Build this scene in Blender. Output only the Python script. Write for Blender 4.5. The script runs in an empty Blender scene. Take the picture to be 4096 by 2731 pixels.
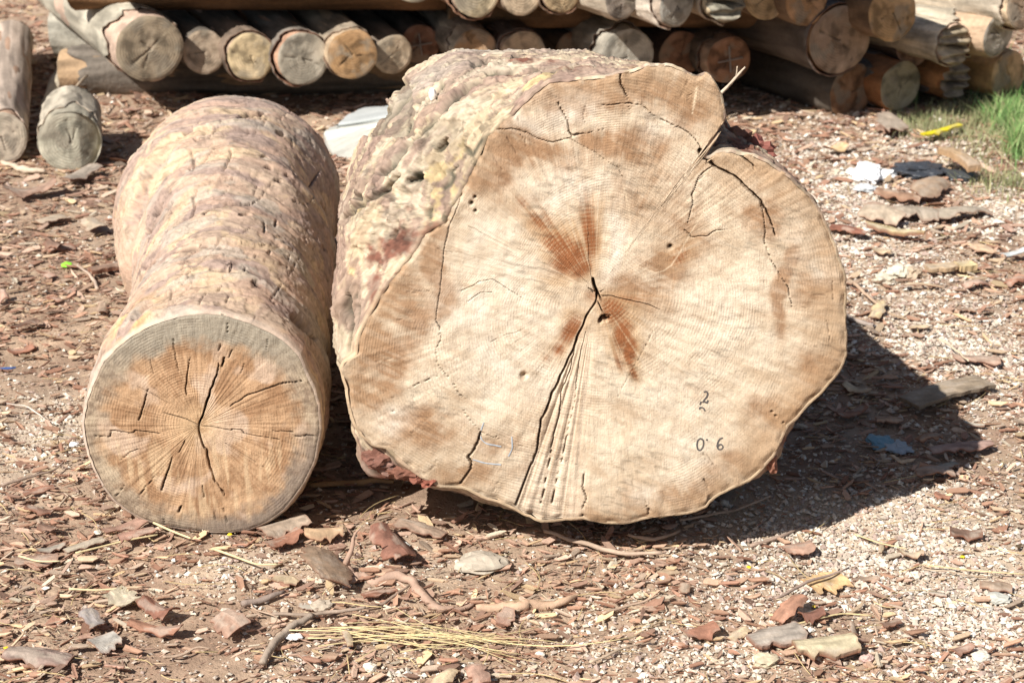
import bpy, bmesh, math, random
import numpy as np
from mathutils import Vector

# ------------------------------------------------------------------ camera, world, sun, exposure
S = bpy.context.scene
CH, PITCH, LENS = 1.7, math.radians(22.0), 60.0
cam_d = bpy.data.cameras.new("camera"); cam = bpy.data.objects.new("camera", cam_d)
S.collection.objects.link(cam); S.camera = cam
cam.location = (0, 0, CH); cam.rotation_euler = (math.radians(90) - PITCH, 0, 0)
cam_d.lens = LENS; cam_d.sensor_width = 36.0; cam_d.clip_start = 0.05; cam_d.clip_end = 400
cam_d.dof.use_dof = True; cam_d.dof.focus_distance = 3.35; cam_d.dof.aperture_fstop = 6.5

SUN_DIR = Vector((-0.71, -0.76, 1.0)).normalized()
elev = math.asin(SUN_DIR.z); azim = math.atan2(SUN_DIR.x, SUN_DIR.y)
W = bpy.data.worlds.new("World"); S.world = W; W.use_nodes = True
nt = W.node_tree; bg = nt.nodes["Background"]
sky = nt.nodes.new("ShaderNodeTexSky"); sky.sky_type = 'NISHITA'; sky.sun_disc = False
sky.sun_elevation = elev; sky.sun_rotation = azim; sky.air_density = 1.0; sky.dust_density = 1.5
nt.links.new(sky.outputs[0], bg.inputs[0]); bg.inputs[1].default_value = 0.05
sd = bpy.data.lights.new("sun", 'SUN'); sd.energy = 5.0; sd.angle = math.radians(0.5); sd.color = (1.0, 0.96, 0.90)
so = bpy.data.objects.new("sun", sd); S.collection.objects.link(so); so.location = (-4, -3, 8)
so.rotation_euler = SUN_DIR.to_track_quat('Z', 'Y').to_euler()
S.view_settings.view_transform = 'Standard'; S.view_settings.look = 'None'
S.view_settings.gamma = 1.0; S.view_settings.use_curve_mapping = False
S.view_settings.exposure = 0.56
S.render.engine = 'CYCLES'; S.cycles.max_bounces = 6; S.cycles.use_denoising = True

# ------------------------------------------------------------------ measuring helpers (photo positions -> metres)
F = LENS / 36 * 1024; K = 2.297
cp, sp = math.cos(PITCH), math.sin(PITCH)
def ray(X, Y):
    u = X / K - 512; v = Y / K - 341
    return u, F * cp - v * sp, -F * sp - v * cp
def at_y(X, Y, y):
    a, b, c = ray(X, Y); t = y / b
    return np.array([a * t, y, CH + c * t])
def gnd(X, Y, z=0.0):
    a, b, c = ray(X, Y); t = (z - CH) / c
    return np.array([a * t, b * t, z])
def depth(p): return p[1] * cp + (CH - p[2]) * sp
def mpp(p): return depth(p) / F / K          # metres per photo unit at p

# ------------------------------------------------------------------ noise
rs = np.random.RandomState(5)
PERM = rs.permutation(512).astype(np.int64); PERM = np.concatenate([PERM, PERM])
GR = rs.normal(size=(512, 3)); GR /= np.linalg.norm(GR, axis=1)[:, None]
def _h(i, j, k): return PERM[(PERM[(PERM[i & 511] + j) & 511] + k) & 511]
def perlin(p):
    p = np.asarray(p, float); i = np.floor(p).astype(np.int64); f = p - i
    w = f * f * f * (f * (f * 6 - 15) + 10); out = 0
    for dx in (0, 1):
        wx = w[:, 0] if dx else 1 - w[:, 0]
        for dy in (0, 1):
            wy = w[:, 1] if dy else 1 - w[:, 1]
            for dz in (0, 1):
                wz = w[:, 2] if dz else 1 - w[:, 2]
                g = GR[_h(i[:, 0] + dx, i[:, 1] + dy, i[:, 2] + dz)]
                out = out + wx * wy * wz * (g[:, 0] * (f[:, 0] - dx) + g[:, 1] * (f[:, 1] - dy) + g[:, 2] * (f[:, 2] - dz))
    return out * 1.6
def fbm(p, o=4, lac=2.03, g=0.5):
    a, s, r = 1.0, 1.0, 0
    for _ in range(o):
        r = r + a * perlin(p * s + 17.3 * _); s *= lac; a *= g
    return r
def worley(p):
    i = np.floor(p).astype(np.int64); f1 = np.full(len(p), 9.); f2 = f1.copy(); cid = np.zeros(len(p), np.int64)
    for dx in (-1, 0, 1):
        for dy in (-1, 0, 1):
            for dz in (-1, 0, 1):
                h = _h(i[:, 0] + dx, i[:, 1] + dy, i[:, 2] + dz)
                q = i + np.array([dx, dy, dz]) + 0.5 + GR[h] * 0.45
                d = np.linalg.norm(p - q, axis=1)
                n = d < f1
                f2 = np.where(n, f1, np.minimum(f2, d)); cid = np.where(n, h, cid); f1 = np.where(n, d, f1)
    return f1, f2, cid
def ss(a, b, x):
    t = np.clip((x - a) / (b - a), 0, 1); return t * t * (3 - 2 * t)
def mixc(a, b, t):
    t = np.clip(np.asarray(t), 0, 1)[..., None]; return np.asarray(a) * (1 - t) + np.asarray(b) * t
def P3(x, y=None, z=None):
    return np.stack(np.broadcast_arrays(x, 0. if y is None else y, 0. if z is None else z), -1).astype(float)

# ------------------------------------------------------------------ object helpers
def tag(o, label=None, cat=None, group=None, kind=None):
    if label: o['label'] = label
    if cat: o['category'] = cat
    if group: o['group'] = group
    if kind: o['kind'] = kind
    return o
def empty(name, loc, rz=0.0):
    o = bpy.data.objects.new(name, None); o.empty_display_size = 0.1
    S.collection.objects.link(o); o.location = loc; o.rotation_euler = (0, 0, rz); return o
def mesh(name, V, faces, col=None, mat=None, parent=None, loc=(0, 0, 0), smooth=True, attrs=None, flat_mask=None):
    """faces: list of int arrays (n,k) with k corners each"""
    V = np.asarray(V, float) - np.array(loc, float)
    me = bpy.data.meshes.new(name)
    me.vertices.add(len(V)); me.vertices.foreach_set("co", V.ravel())
    lv = np.concatenate([f.ravel() for f in faces]).astype(np.int32)
    lt = np.concatenate([np.full(len(f), f.shape[1]) for f in faces]).astype(np.int32)
    st = np.concatenate([[0], np.cumsum(lt)[:-1]]).astype(np.int32)
    me.loops.add(len(lv)); me.loops.foreach_set("vertex_index", lv)
    me.polygons.add(len(lt)); me.polygons.foreach_set("loop_start", st)
    me.polygons.foreach_set("use_smooth", np.full(len(lt), bool(smooth)))
    me.update(calc_edges=True)
    if col is not None:
        a = me.color_attributes.new("Col", 'FLOAT_COLOR', 'POINT')
        c = np.ones((len(V), 4)); c[:, :3] = np.clip(col, 0.003, 0.95); a.data.foreach_set("color", c.ravel())
    for k, v in (attrs or {}).items():
        a = me.attributes.new(k, 'FLOAT', 'POINT'); a.data.foreach_set("value", np.asarray(v, float).ravel())
    if mat: me.materials.append(mat)
    o = bpy.data.objects.new(name, me); S.collection.objects.link(o)
    if parent: o.parent = parent
    else: o.location = loc
    return o
def grid_faces(n, m, wrap=True):
    """n rows of m points, columns wrap"""
    j = np.arange(m if wrap else m - 1); i = np.arange(n - 1)
    I, J = np.meshgrid(i, j, indexing='ij'); J2 = (J + 1) % m
    return np.stack([I * m + J, I * m + J2, (I + 1) * m + J2, (I + 1) * m + J], -1).reshape(-1, 4)
def fix_normals(o):
    bm = bmesh.new(); bm.from_mesh(o.data); bmesh.ops.recalc_face_normals(bm, faces=bm.faces); bm.to_mesh(o.data); bm.free()

# ------------------------------------------------------------------ materials
def material(name, rough=0.85, nscale=60, var=0.25, bump=0.4, bdist=0.002, bscale=150, spec=0.25, rings=None, streak=None, flat=None, detail=6):
    m = bpy.data.materials.new(name); m.use_nodes = True; t = m.node_tree; N, L = t.nodes, t.links
    b = N["Principled BSDF"]; b.inputs["Roughness"].default_value = rough; b.inputs["Specular IOR Level"].default_value = spec
    tc = N.new("ShaderNodeTexCoord")
    def noise(scale, det=6, rough_=0.6, vec=None):
        n = N.new("ShaderNodeTexNoise"); n.inputs["Scale"].default_value = scale; n.inputs["Detail"].default_value = det
        n.inputs["Roughness"].default_value = rough_; L.new(vec or tc.outputs["Object"], n.inputs["Vector"]); return n.outputs["Fac"]
    def math_(op, a, bb=None, c=None):
        n = N.new("ShaderNodeMath"); n.operation = op
        for i, v in enumerate((a, bb, c)):
            if v is None: continue
            if hasattr(v, 'links'): L.new(v, n.inputs[i])
            else: n.inputs[i].default_value = v
        return n.outputs[0]
    if flat: 
        rgb = N.new("ShaderNodeRGB"); rgb.outputs[0].default_value = (*flat, 1); base = rgb.outputs[0]
    else:
        a = N.new("ShaderNodeVertexColor"); a.layer_name = "Col"; base = a.outputs["Color"]
    n1 = noise(nscale, detail)
    f = math_('MULTIPLY_ADD', math_('SUBTRACT', n1, 0.5), var * 2.4, 1.0)
    n2 = noise(nscale * 5.3, 3)
    f = math_('MULTIPLY', f, math_('MULTIPLY_ADD', math_('SUBTRACT', n2, 0.5), var * 1.2, 1.0))
    h = math_('MULTIPLY', noise(bscale, 5, 0.65), 1.0)
    if rings:
        at = N.new("ShaderNodeAttribute"); at.attribute_name = "ringco"
        wob = math_('MULTIPLY', math_('SUBTRACT', noise(9, 3), 0.5), 2.2)
        for fr, amt, hb in rings:
            s_ = math_('SINE', math_('ADD', math_('MULTIPLY', at.outputs["Fac"], fr), math_('MULTIPLY', wob, 1.0)))
            local = math_('MULTIPLY', ssn(N, L, noise(11, 2), 0.42, 0.62), 1.0)
            f = math_('MULTIPLY', f, math_('MULTIPLY_ADD', math_('MULTIPLY', s_, math_('ADD', local, 0.35)), amt, 1.0))
            h = math_('MULTIPLY_ADD', math_('MULTIPLY', s_, local), hb, h)
    if streak:
        for rot, sx, sy, amt, hb in streak:
            mp = N.new("ShaderNodeMapping"); mp.inputs["Rotation"].default_value = (0, rot, 0)
            mp.inputs["Scale"].default_value = (sx, sx, sy); L.new(tc.outputs["Object"], mp.inputs["Vector"])
            s_ = noise(1.0, 4, 0.6, mp.outputs[0])
            f = math_('MULTIPLY', f, math_('MULTIPLY_ADD', math_('SUBTRACT', s_, 0.5), amt, 1.0))
            h = math_('MULTIPLY_ADD', s_, hb, h)
    mx = N.new("ShaderNodeMix"); mx.data_type = 'RGBA'; mx.blend_type = 'MULTIPLY'; mx.inputs["Factor"].default_value = 1
    cb = N.new("ShaderNodeCombineColor"); 
    for k in range(3): L.new(f, cb.inputs[k])
    L.new(base, mx.inputs["A"]); L.new(cb.outputs[0], mx.inputs["B"]); L.new(mx.outputs["Result"], b.inputs["Base Color"])
    bp = N.new("ShaderNodeBump"); bp.inputs["Strength"].default_value = bump; bp.inputs["Distance"].default_value = bdist
    L.new(h, bp.inputs["Height"]); L.new(bp.outputs[0], b.inputs["Normal"])
    return m
def ssn(N, L, v, a, b_):
    n = N.new("ShaderNodeMapRange"); n.interpolation_type = 'SMOOTHSTEP'
    n.inputs["From Min"].default_value = a; n.inputs["From Max"].default_value = b_; L.new(v, n.inputs["Value"]); return n.outputs[0]

M_FACE = material("sawn_wood_big", 0.75, 45, 0.15, 0.8, 0.0016, 300, rings=[(1250, 0.05, 0.10)],
                  streak=[(math.radians(-25), 420, 40, 0.22, 0.6), (math.radians(62), 300, 26, 0.16, 0.4), (math.radians(100), 380, 30, 0.14, 0.3)])
M_FACE2 = material("sawn_wood_weathered", 0.85, 60, 0.2, 0.7, 0.002, 220, rings=[(1100, 0.05, 0.14)],
                   streak=[(math.radians(12), 420, 34, 0.34, 0.8), (math.radians(-60), 330, 50, 0.16, 0.4)])
M_FACE3 = material("sawn_wood_small", 0.85, 45, 0.25, 0.6, 0.003, 120, rings=[(620, 0.10, 0.25)])
M_BARK = material("weathered_bark", 0.8, 90, 0.2, 0.55, 0.002, 190)
M_PBARK = material("stack_bark", 0.9, 40, 0.3, 0.8, 0.006, 60, streak=[(0, 90, 90, 0.3, 0.5)])
M_CHIP = material("bark_chip", 0.85, 120, 0.30, 0.6, 0.002, 200)
M_GROUND = material("dirt", 0.95, 28, 0.28, 0.9, 0.006, 120, detail=9)
M_STONE = material("stone", 0.85, 70, 0.12, 0.5, 0.002, 160)
M_TWIG = material("twig_bark", 0.8, 150, 0.25, 0.5, 0.002, 240)
M_GRASS = material("grass_blade", 0.6, 30, 0.2, 0.0, 0.001, 50)
M_PLAST = material("plastic_sheet", 0.35, 20, 0.08, 0.2, 0.001, 60, spec=0.5)
M_INK = material("ink", 0.7, 200, 0.2, 0.0, 0.001, 60)

# ------------------------------------------------------------------ ground
def gh(x, y):
    p = P3(x, y)
    fade = np.clip((12 - np.abs(p[:, 1] - 5)) / 5, 0, 1) * np.clip((6 - np.abs(p[:, 0])) / 2, 0, 1)
    return (0.020 * perlin(p * 2.3) + 0.010 * perlin(p * 6.1 + 3) + 0.0045 * fbm(p * 22, 3)) * fade - 0.004
def gh1(x, y): return float(gh(np.array([x]), np.array([y]))[0])
def ellip(x, y, cx, cy, rx, ry, a=0.0):
    c, s = math.cos(a), math.sin(a); dx, dy = x - cx, y - cy
    return np.exp(-(((dx * c + dy * s) / rx) ** 2 + ((-dx * s + dy * c) / ry) ** 2))
GRAVEL = [(1980, 560, 170, 110, 1), (2200, 780, 190, 120, 1.0), (2300, 480, 90, 60, .7), (2000, 450, 170, 22, 1), (1900, 350, 120, 50, .6), (2100, 330, 120, 60, .6),
          (2050, 1250, 330, 110, 1.0), (2200, 1420, 300, 130, 1), (1800, 1380, 180, 90, .9), (1500, 1500, 300, 70, .6), (900, 1530, 300, 60, .35), (110, 980, 100, 60, .35), (2250, 900, 120, 60, .6), (600, 1330, 160, 40, .3)]
GB = []
for X, Y, a, b_, s in GRAVEL:
    c = gnd(X, Y); e = gnd(X + a, Y); g = gnd(X, Y - b_); GB.append((c[0], c[1], e[0] - c[0], g[1] - c[1], s))
def gravel_d(x, y):
    d = np.zeros(len(x))
    for cx, cy, rx, ry, s in GB: d = np.maximum(d, s * ellip(x, y, cx, cy, rx, ry))
    return np.clip(d * (0.8 + 0.9 * perlin(P3(x, y) * 3.1)), 0, 1)
DIRT = [(100, 1000, 120, 110, 1), (1950, 1180, 330, 60, .9), (560, 1290, 120, 40, .8), (900, 1300, 260, 60, .5), (2250, 1270, 150, 100, .8), (1350, 1380, 200, 40, .4), (330, 500, 90, 60, .3)]
DB = []
for X, Y, a, b_, s in DIRT:
    c = gnd(X, Y); e = gnd(X + a, Y); g = gnd(X, Y - b_); DB.append((c[0], c[1], e[0] - c[0], g[1] - c[1], s))
def dirt_d(x, y):
    d = np.zeros(len(x))
    for cx, cy, rx, ry, s in DB: d = np.maximum(d, s * ellip(x, y, cx, cy, rx, ry))
    return np.clip(d, 0, 1)

gx = np.concatenate([[-90, -40, -15, -7], np.linspace(-3.6, 3.6, 250), [7, 15, 40, 90]])
gy = np.concatenate([[-30, -8, 0], 2.1 + 8.4 * np.linspace(0, 1, 260) ** 1.45, [14, 20, 40, 120]])
GX, GY = np.meshgrid(gx, gy); gxf, gyf = GX.ravel(), GY.ravel()
gz = gh(gxf, gyf)
p = P3(gxf, gyf)
gc = mixc((0.385, 0.28, 0.195), (0.27, 0.18, 0.125), 0.5 + 0.9 * fbm(p * 5, 3))
gc = mixc(gc, (0.50, 0.41, 0.31), np.clip(dirt_d(gxf, gyf) + 0.75 * gravel_d(gxf, gyf), 0, 1) * 0.85)
gc *= 1.12
gc *= (1 + 0.25 * fbm(p * 40, 2))[:, None]
tag(mesh("ground", np.stack([gxf, gyf, gz], -1), [grid_faces(len(gy), len(gx), False)], gc, M_GROUND), "brown dirt ground of the timber yard", None, None, 'structure')

# ------------------------------------------------------------------ polyline / crack helpers
def seg_field(Q, lines, default_w):
    """Q (n,2). lines: (pts, width m, depth m). returns crackness 0..1 and depth"""
    cr = np.zeros(len(Q)); dp = np.zeros(len(Q))
    for pts, w, d in lines:
        pts = np.array(pts)
        lo, hi = pts.min(0) - 4 * w, pts.max(0) + 4 * w
        idx = np.where((Q[:, 0] > lo[0]) & (Q[:, 0] < hi[0]) & (Q[:, 1] > lo[1]) & (Q[:, 1] < hi[1]))[0]
        if not len(idx): continue
        q = Q[idx]; best = np.full(len(idx), 9.); tt = np.zeros(len(idx))
        n = len(pts) - 1
        for k in range(n):
            a, b_ = pts[k], pts[k + 1]; ab = b_ - a
            t = np.clip(((q - a) @ ab) / max(ab @ ab, 1e-9), 0, 1)
            dd = np.linalg.norm(q - (a + t[:, None] * ab), axis=1)
            m = dd < best; best = np.where(m, dd, best); tt = np.where(m, (k + t) / n, tt)
        taper = np.clip(1.15 - np.abs(2 * tt - 0.7) ** 2 * 0.55, 0.35, 1)
        ww = w * taper
        c = np.exp(-(best / ww) ** 2 * 1.1)
        cr[idx] = np.maximum(cr[idx], c * min(1, w / 0.0016)); dp[idx] = np.maximum(dp[idx], ss(1.5, 0.3, best / ww) * d)
    return cr, dp
def polar_R(poly, c, th):
    """radius of the outline about centre c for angles th"""
    pts = []
    n = len(poly)
    for i in range(n):
        a, b_ = np.array(poly[i]), np.array(poly[(i + 1) % n])
        for k in range(12): pts.append(a + (b_ - a) * k / 12)
    pts = np.array(pts) - c; an = np.arctan2(pts[:, 1], pts[:, 0]); r = np.linalg.norm(pts, axis=1)
    o = np.argsort(an); return np.interp(th, an[o], r[o], period=2 * math.pi)
def to_photo(V):
    d_ = V[:, 1] * cp + (CH - V[:, 2]) * sp; up = V[:, 1] * sp - (CH - V[:, 2]) * cp
    return np.stack([(V[:, 0] / d_ * F + 512) * K, (341 - up / d_ * F) * K], -1)
def blob(Q, c, rx, ry, ang=0):
    return ellip(Q[:, 0], Q[:, 1], c[0], c[1], rx, ry, ang)

# ================================================================== BIG LOG
YB = 3.02
UB = mpp(at_y(1368, 668, YB))
def xz(X, Y, y=YB): q = at_y(X, Y, y); return (q[0], q[2])
big_out = [(1239,1196),(1208,1182),(1176,1164),(1145,1150),(1113,1143),(1080,1126),(1056,1117),(1016,1117),(983,1101),(950,1080),(923,1059),(890,1026),(860,1023),(831,1000),(812,970),(801,932),(793,890),(783,850),(790,830),(818,814),(822,776),(839,742),(860,705),(889,659),(925,610),(957,574),(979,535),(1022,512),(1052,455),(1087,389),(1104,354),(1120,315),(1135,299),(1176,262),(1226,213),(1261,187),(1300,182),(1331,181),(1360,178),(1391,175),(1426,168),(1460,158),(1488,150),(1531,145),(1566,157),(1588,175),(1603,174),(1621,166),(1632,172),(1640,187),(1658,218),(1665,250),(1666,288),(1651,315),(1626,337),(1610,350),(1618,362),(1630,362),(1646,350),(1679,346),(1700,352),(1735,356),(1764,370),(1790,388),(1820,410),(1862,450),(1890,495),(1908,540),(1922,575),(1930,600),(1943,640),(1942,700),(1943,760),(1945,810),(1930,850),(1895,893),(1850,935),(1825,965),(1805,980),(1795,1010),(1775,1045),(1750,1075),(1715,1105),(1690,1115),(1650,1135),(1632,1148),(1628,1160),(1600,1172),(1560,1180),(1490,1187),(1440,1200),(1390,1200),(1340,1188),(1290,1192),(1262,1197)]
BO = [xz(*q) for q in big_out]
PC = np.array(xz(1368, 668))
NTH, NR = 1060, 230
TH = np.linspace(-math.pi, math.pi, NTH, endpoint=False)
RB = polar_R(BO, PC, TH)
RB = RB + 0.0022 * fbm(P3(np.cos(TH) * 18, np.sin(TH) * 18), 4)
def L_(pts, wP, d): return ([np.array(xz(*q)) for q in pts], wP * UB * 0.5, d)
def CW_(ls):
    return [(p_, w_ * (.72 if w_ > 5 * UB * .5 else .55), d_) for p_, w_, d_ in ls]
big_cracks = [
 L_([(1362,640),(1366,655),(1372,672),(1368,690)], 9, .03), L_([(1352,660),(1372,672),(1385,664)], 5, .02), L_([(1372,672),(1384,690)],6,.02),
 L_([(1368,690),(1347,725),(1340,745),(1325,775),(1318,800),(1300,835),(1285,870),(1268,905),(1252,950),(1243,965),(1232,1040),(1215,1080),(1200,1120),(1183,1162)], 6.5, .022),
 L_([(1322,790),(1310,850),(1290,900),(1285,950),(1270,1010),(1262,1060),(1250,1120),(1236,1190)], 3.5, .012),
 L_([(1303,1000),(1290,1060),(1275,1120),(1262,1190)], 3.5, .012), L_([(1345,760),(1330,830),(1320,920),(1300,1010)], 2.2, .006),
 L_([(1372,690),(1380,708),(1388,718)], 4, .02), L_([(1378,736),(1384,728),(1392,731),(1398,728)], 13, .03), L_([(1383,722),(1402,722)], 4, .02),
 L_([(1384,678),(1407,679),(1430,684),(1460,692),(1478,695),(1501,703),(1516,711)], 4.5, .009),
 L_([(1611,350),(1625,368),(1642,380),(1662,392),(1685,402),(1702,416),(1716,432),(1732,444),(1748,462),(1762,485),(1772,510),(1782,540)], 6, .03),
 L_([(1607,345),(1620,360),(1634,372)], 13, .035),
 L_([(1740,452),(1752,480),(1757,520),(1757,560),(1768,590),(1780,612),(1798,640),(1812,662),(1818,700),(1818,718)], 2.6, .008),
 L_([(1694,352),(1712,364),(1728,378),(1738,392)], 5, .02),
 L_([(1640,378),(1620,392),(1606,404),(1598,425),(1590,445),(1591,470),(1584,495),(1580,512)], 3.2, .01),
 L_([(1572,528),(1590,545),(1606,543),(1624,543),(1638,530),(1648,527),(1671,526)], 3.2, .01),
 L_([(1062,445),(1045,490),(1030,525),(1020,574),(1014,637),(1005,700),(1001,734),(1010,750),(1012,776),(1002,802),(1005,835),(1018,850),(1033,869),(1055,900),(1073,922),(1060,932),(1070,950),(1083,966),(1105,991)], 2.4, .006),
 L_([(1105,991),(1100,1010),(1092,1025),(1082,1042),(1075,1050),(1083,1063),(1079,1083),(1066,1098),(1054,1114)], 5.5, .02),
 L_([(1105,991),(1122,999),(1138,1004),(1145,992)], 2.2, .005), L_([(1138,1004),(1167,1017),(1215,1028),(1260,1050),(1330,1068)], 1.7, .003),
 L_([(1130,300),(1150,296),(1176,295),(1213,305),(1238,320),(1271,327),(1306,317),(1351,304),(1401,292)], 2.8, .006),
 L_([(1306,317),(1360,345),(1420,385),(1440,420)], 1.8, .004),
 L_([(1380,240),(1441,235),(1476,240),(1496,262),(1526,277),(1566,295),(1596,315),(1604,330),(1611,348)], 2.6, .008),
 L_([(1426,170),(1425,190),(1434,208),(1441,222)], 5, .015), L_([(1441,222),(1446,260)], 1.8, .004),
 L_([(1282,235),(1288,250),(1303,277),(1306,290),(1308,308)], 3.4, .01), L_([(1306,300),(1314,312),(1330,308),(1345,306)], 5, .012),
 L_([(1771,942),(1785,957),(1796,966),(1805,976)], 3.2, .01), L_([(1616,1098),(1634,1130)], 2.4, .006), L_([(1486,1158),(1489,1170),(1491,1182)], 5, .015),
 L_([(1343,1085),(1338,1118),(1348,1143),(1340,1160),(1339,1188)], 4, .012), L_([(1899,735),(1905,760),(1907,790)],2,.004), L_([(1912,640),(1914,690)],2.4,.005),
 L_([(1058,667),(1085,655),(1105,644),(1134,641),(1168,663),(1201,685)], 2.6, .003), L_([(1071,692),(1105,671),(1134,671)], 2.4, .003),
 L_([(1126,785),(1168,766),(1201,759)], 2.2, .002), L_([(900,915),(960,880),(1010,860)], 2.2, .004), L_([(870,960),(930,930)],2.,.004),
 L_([(1300,590),(1330,630),(1358,655)], 1.8, .003), L_([(1350,520),(1352,590),(1360,645)], 1.8, .003), L_([(1500,760),(1480,800),(1440,870),(1420,910)], 1.6, .003),
 L_([(1116,318),(1118,305),(1135,298)],10,.03),(L_([(1104,354),(1110,335),(1118,318)],9,.03)),
]
big_cracks = CW_(big_cracks)
for k in range(26):      # short drying checks round the rim
    a = rs.uniform(-math.pi, math.pi); r = np.interp(a, TH, RB, period=2*math.pi)
    r0 = r * rs.uniform(0.86, 0.99); r1 = r0 - rs.uniform(0.015, 0.05); d = np.array([math.cos(a), math.sin(a)])
    m_ = PC + d * (r0 + r1) / 2 + rs.normal(size=2) * 0.002
    big_cracks.append(([PC + d * r0, m_, PC + d * r1], 0.0009, 0.002))
pits = [(1083,466,4),(1091,452,3),(1092,484,3),(1540,567,5),(1203,862,7)]
def big_h(Q):
    """height of the sawn face towards the viewer"""
    d = Q - PC; th = np.arctan2(d[:, 1], d[:, 0]); r = np.linalg.norm(d, axis=1)
    R = np.interp(th, TH, RB, period=2 * math.pi); t = r / R
    cr, dp = seg_field(Q + 0.0016 * np.stack([perlin(P3(Q[:, 0], Q[:, 1]) * 55), perlin(P3(Q[:, 0], Q[:, 1]) * 55 + 9)], -1), big_cracks, 0.002)
    h = 0.005 * perlin(P3(Q[:, 0], Q[:, 1]) * 4.5) + 0.0022 * perlin(P3(Q[:, 0], Q[:, 1]) * 13 + 3) + 0.0016 * fbm(P3(Q[:, 0], Q[:, 1]) * 30, 3)
    rad = P3(np.cos(th) * 16, np.sin(th) * 16, r * 2.2)
    ray_ = perlin(rad * 3.1)
    h += 0.0007 * ray_ * ss(0.1, 0.5, t) * ss(-.3, .4, perlin(P3(Q[:, 0], Q[:, 1]) * 6 + 70))
    # saw swirls
    h += 0.0004 * np.sin((Q[:, 0] * 0.45 + Q[:, 1] * 0.9) * 300 + 4 * perlin(P3(Q[:, 0], Q[:, 1]) * 7)) * ss(0.0, 0.5, perlin(P3(Q[:, 0], Q[:, 1]) * 5 + 40))
    # torn fibres below the heart
    a0, a1 = math.atan2(xz(1185,1160)[1] - PC[1], xz(1185,1160)[0] - PC[0]), math.atan2(xz(1345,1190)[1] - PC[1], xz(1345,1190)[0] - PC[0])
    torn = ss(a0 - .01, a0 + .02, th) * ss(a1 + .03, a1 - .08, th) * ss(0.12, 0.3, t)
    st = perlin(P3(th * 34, r * 2.5)) + 0.6 * perlin(P3(th * 80, r * 5))
    h += torn * (0.0024 * st - 0.0025)
    # raised, splintery upper lobe
    n1 = np.array(xz(1440, 235)); h += 0.006 * blob(Q, n1, 150 * UB, 60 * UB)
    for X, Y, w in pits: dp = np.maximum(dp, 0.012 * blob(Q, xz(X, Y), w * UB, w * UB))
    h -= 0.006 * ss(0.97, 1.0, t) * (0.6 + perlin(rad * 1.3))
    return h - dp, cr, t, th, r, R, torn, ray_
tt = np.linspace(0, 1, NR) ** 0.9
Tg, Ag = np.meshgrid(tt, np.arange(NTH), indexing='ij')
Q = np.stack([PC[0] + Tg * RB[Ag] * np.cos(TH[Ag]), PC[1] + Tg * RB[Ag] * np.sin(TH[Ag])], -1).reshape(-1, 2)
h, cr, t, th, r, R, torn, ray_ = big_h(Q)
q3 = P3(Q[:, 0], Q[:, 1])
warp = q3 + 0.03 * np.stack([perlin(q3 * 8), perlin(q3 * 8 + 5), 0 * h], -1)
def bl(lst, grow=1.0):
    o = np.zeros(len(Q))
    w2 = warp[:, :2]
    for X, Y, rx, ry, s in lst:
        c = xz(X, Y); o = np.maximum(o, s * ellip(w2[:, 0], w2[:, 1], c[0], c[1], rx * UB * grow, ry * UB * grow))
    return o
brown = bl([(880,790,75,70,.8),(905,690,60,80,.8),(850,900,55,60,.8),(960,985,100,50,.6),(1000,590,24,120,.85),(1190,335,120,40,.7),(1130,405,60,60,.6),
            (1400,205,210,45,.85),(1285,195,80,70,.85),(1580,230,70,70,.65),(1410,335,130,36,.65),(1480,440,120,90,.35),(1560,500,45,80,.5),(1805,660,20,110,.8),(1880,650,50,90,.55),
            (1850,430,50,50,.5),(1760,470,50,90,.45),(1880,850,60,70,.6),(1710,1085,100,40,.7),(1560,1135,130,34,.55),(1430,1175,120,24,.6),(1070,1085,120,36,.65),
            (1150,1020,70,60,.35),(1530,600,70,70,.65),(1460,690,80,50,.6),(1440,640,50,50,.5),(1790,960,60,50,.6),(1203,862,8,14,1),(1350,430,60,60,.3),(1210,480,50,40,.45),(1240,520,50,40,.5),(960,720,40,120,.5),(1180,300,90,30,.6),(1330,370,160,40,.4),(1650,820,60,30,.25),(1700,1000,60,60,.25),(1250,990,60,120,.3)], 1.22)
pale = bl([(1300,430,90,50,.8),(1110,560,70,60,.6),(1080,700,80,80,.8),(1150,830,100,90,.6),(1415,560,24,90,.9),(1650,720,130,110,.4),(1880,620,40,30,.5),(1300,255,60,34,.8),
           (1210,280,50,20,.6),(1590,1030,70,80,.5),(905,975,34,40,.9),(1530,300,60,22,.6),(1190,640,90,80,.6),(1260,880,60,90,.4),(1480,1140,60,20,.5),(1830,560,40,60,.4),(1230,1110,60,60,.5),(1180,760,160,170,.45),(1560,900,120,120,.35)])
RUST = [(1300,580,42,60,1.),(1275,545,40,40,.9),(1240,500,36,34,.65),(1205,460,30,30,.45),(1335,615,30,36,.9),(1350,530,22,70,.85),(1340,475,18,50,.4),(1415,735,34,34,.95),(1440,775,24,34,.95),(1462,800,16,30,1.),
           (1465,845,14,30,.7),(1435,820,24,30,.5),(1310,755,24,26,.95),(1290,785,20,20,.8),(1265,810,20,18,.5),(1370,700,30,30,.5),(1450,705,60,16,.5),(1545,590,30,30,.5),(1548,660,5,40,.35)]
rust = bl(RUST)
fib = 0.5 + 0.5 * perlin(P3(th * 26, r * 3)) + 0.35 * perlin(P3(th * 70, r * 7))
n_ = fbm(q3 * 14, 4)
base = mixc((0.64, 0.535, 0.40), (0.49, 0.37, 0.25), ss(-0.5, 0.6, n_ + 0.25 * ray_) * 0.7)
saw = fbm(P3((Q[:, 0] * .42 + Q[:, 1] * .9) * 55, (Q[:, 0] * .9 - Q[:, 1] * .42) * 9, 5), 4)
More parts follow.
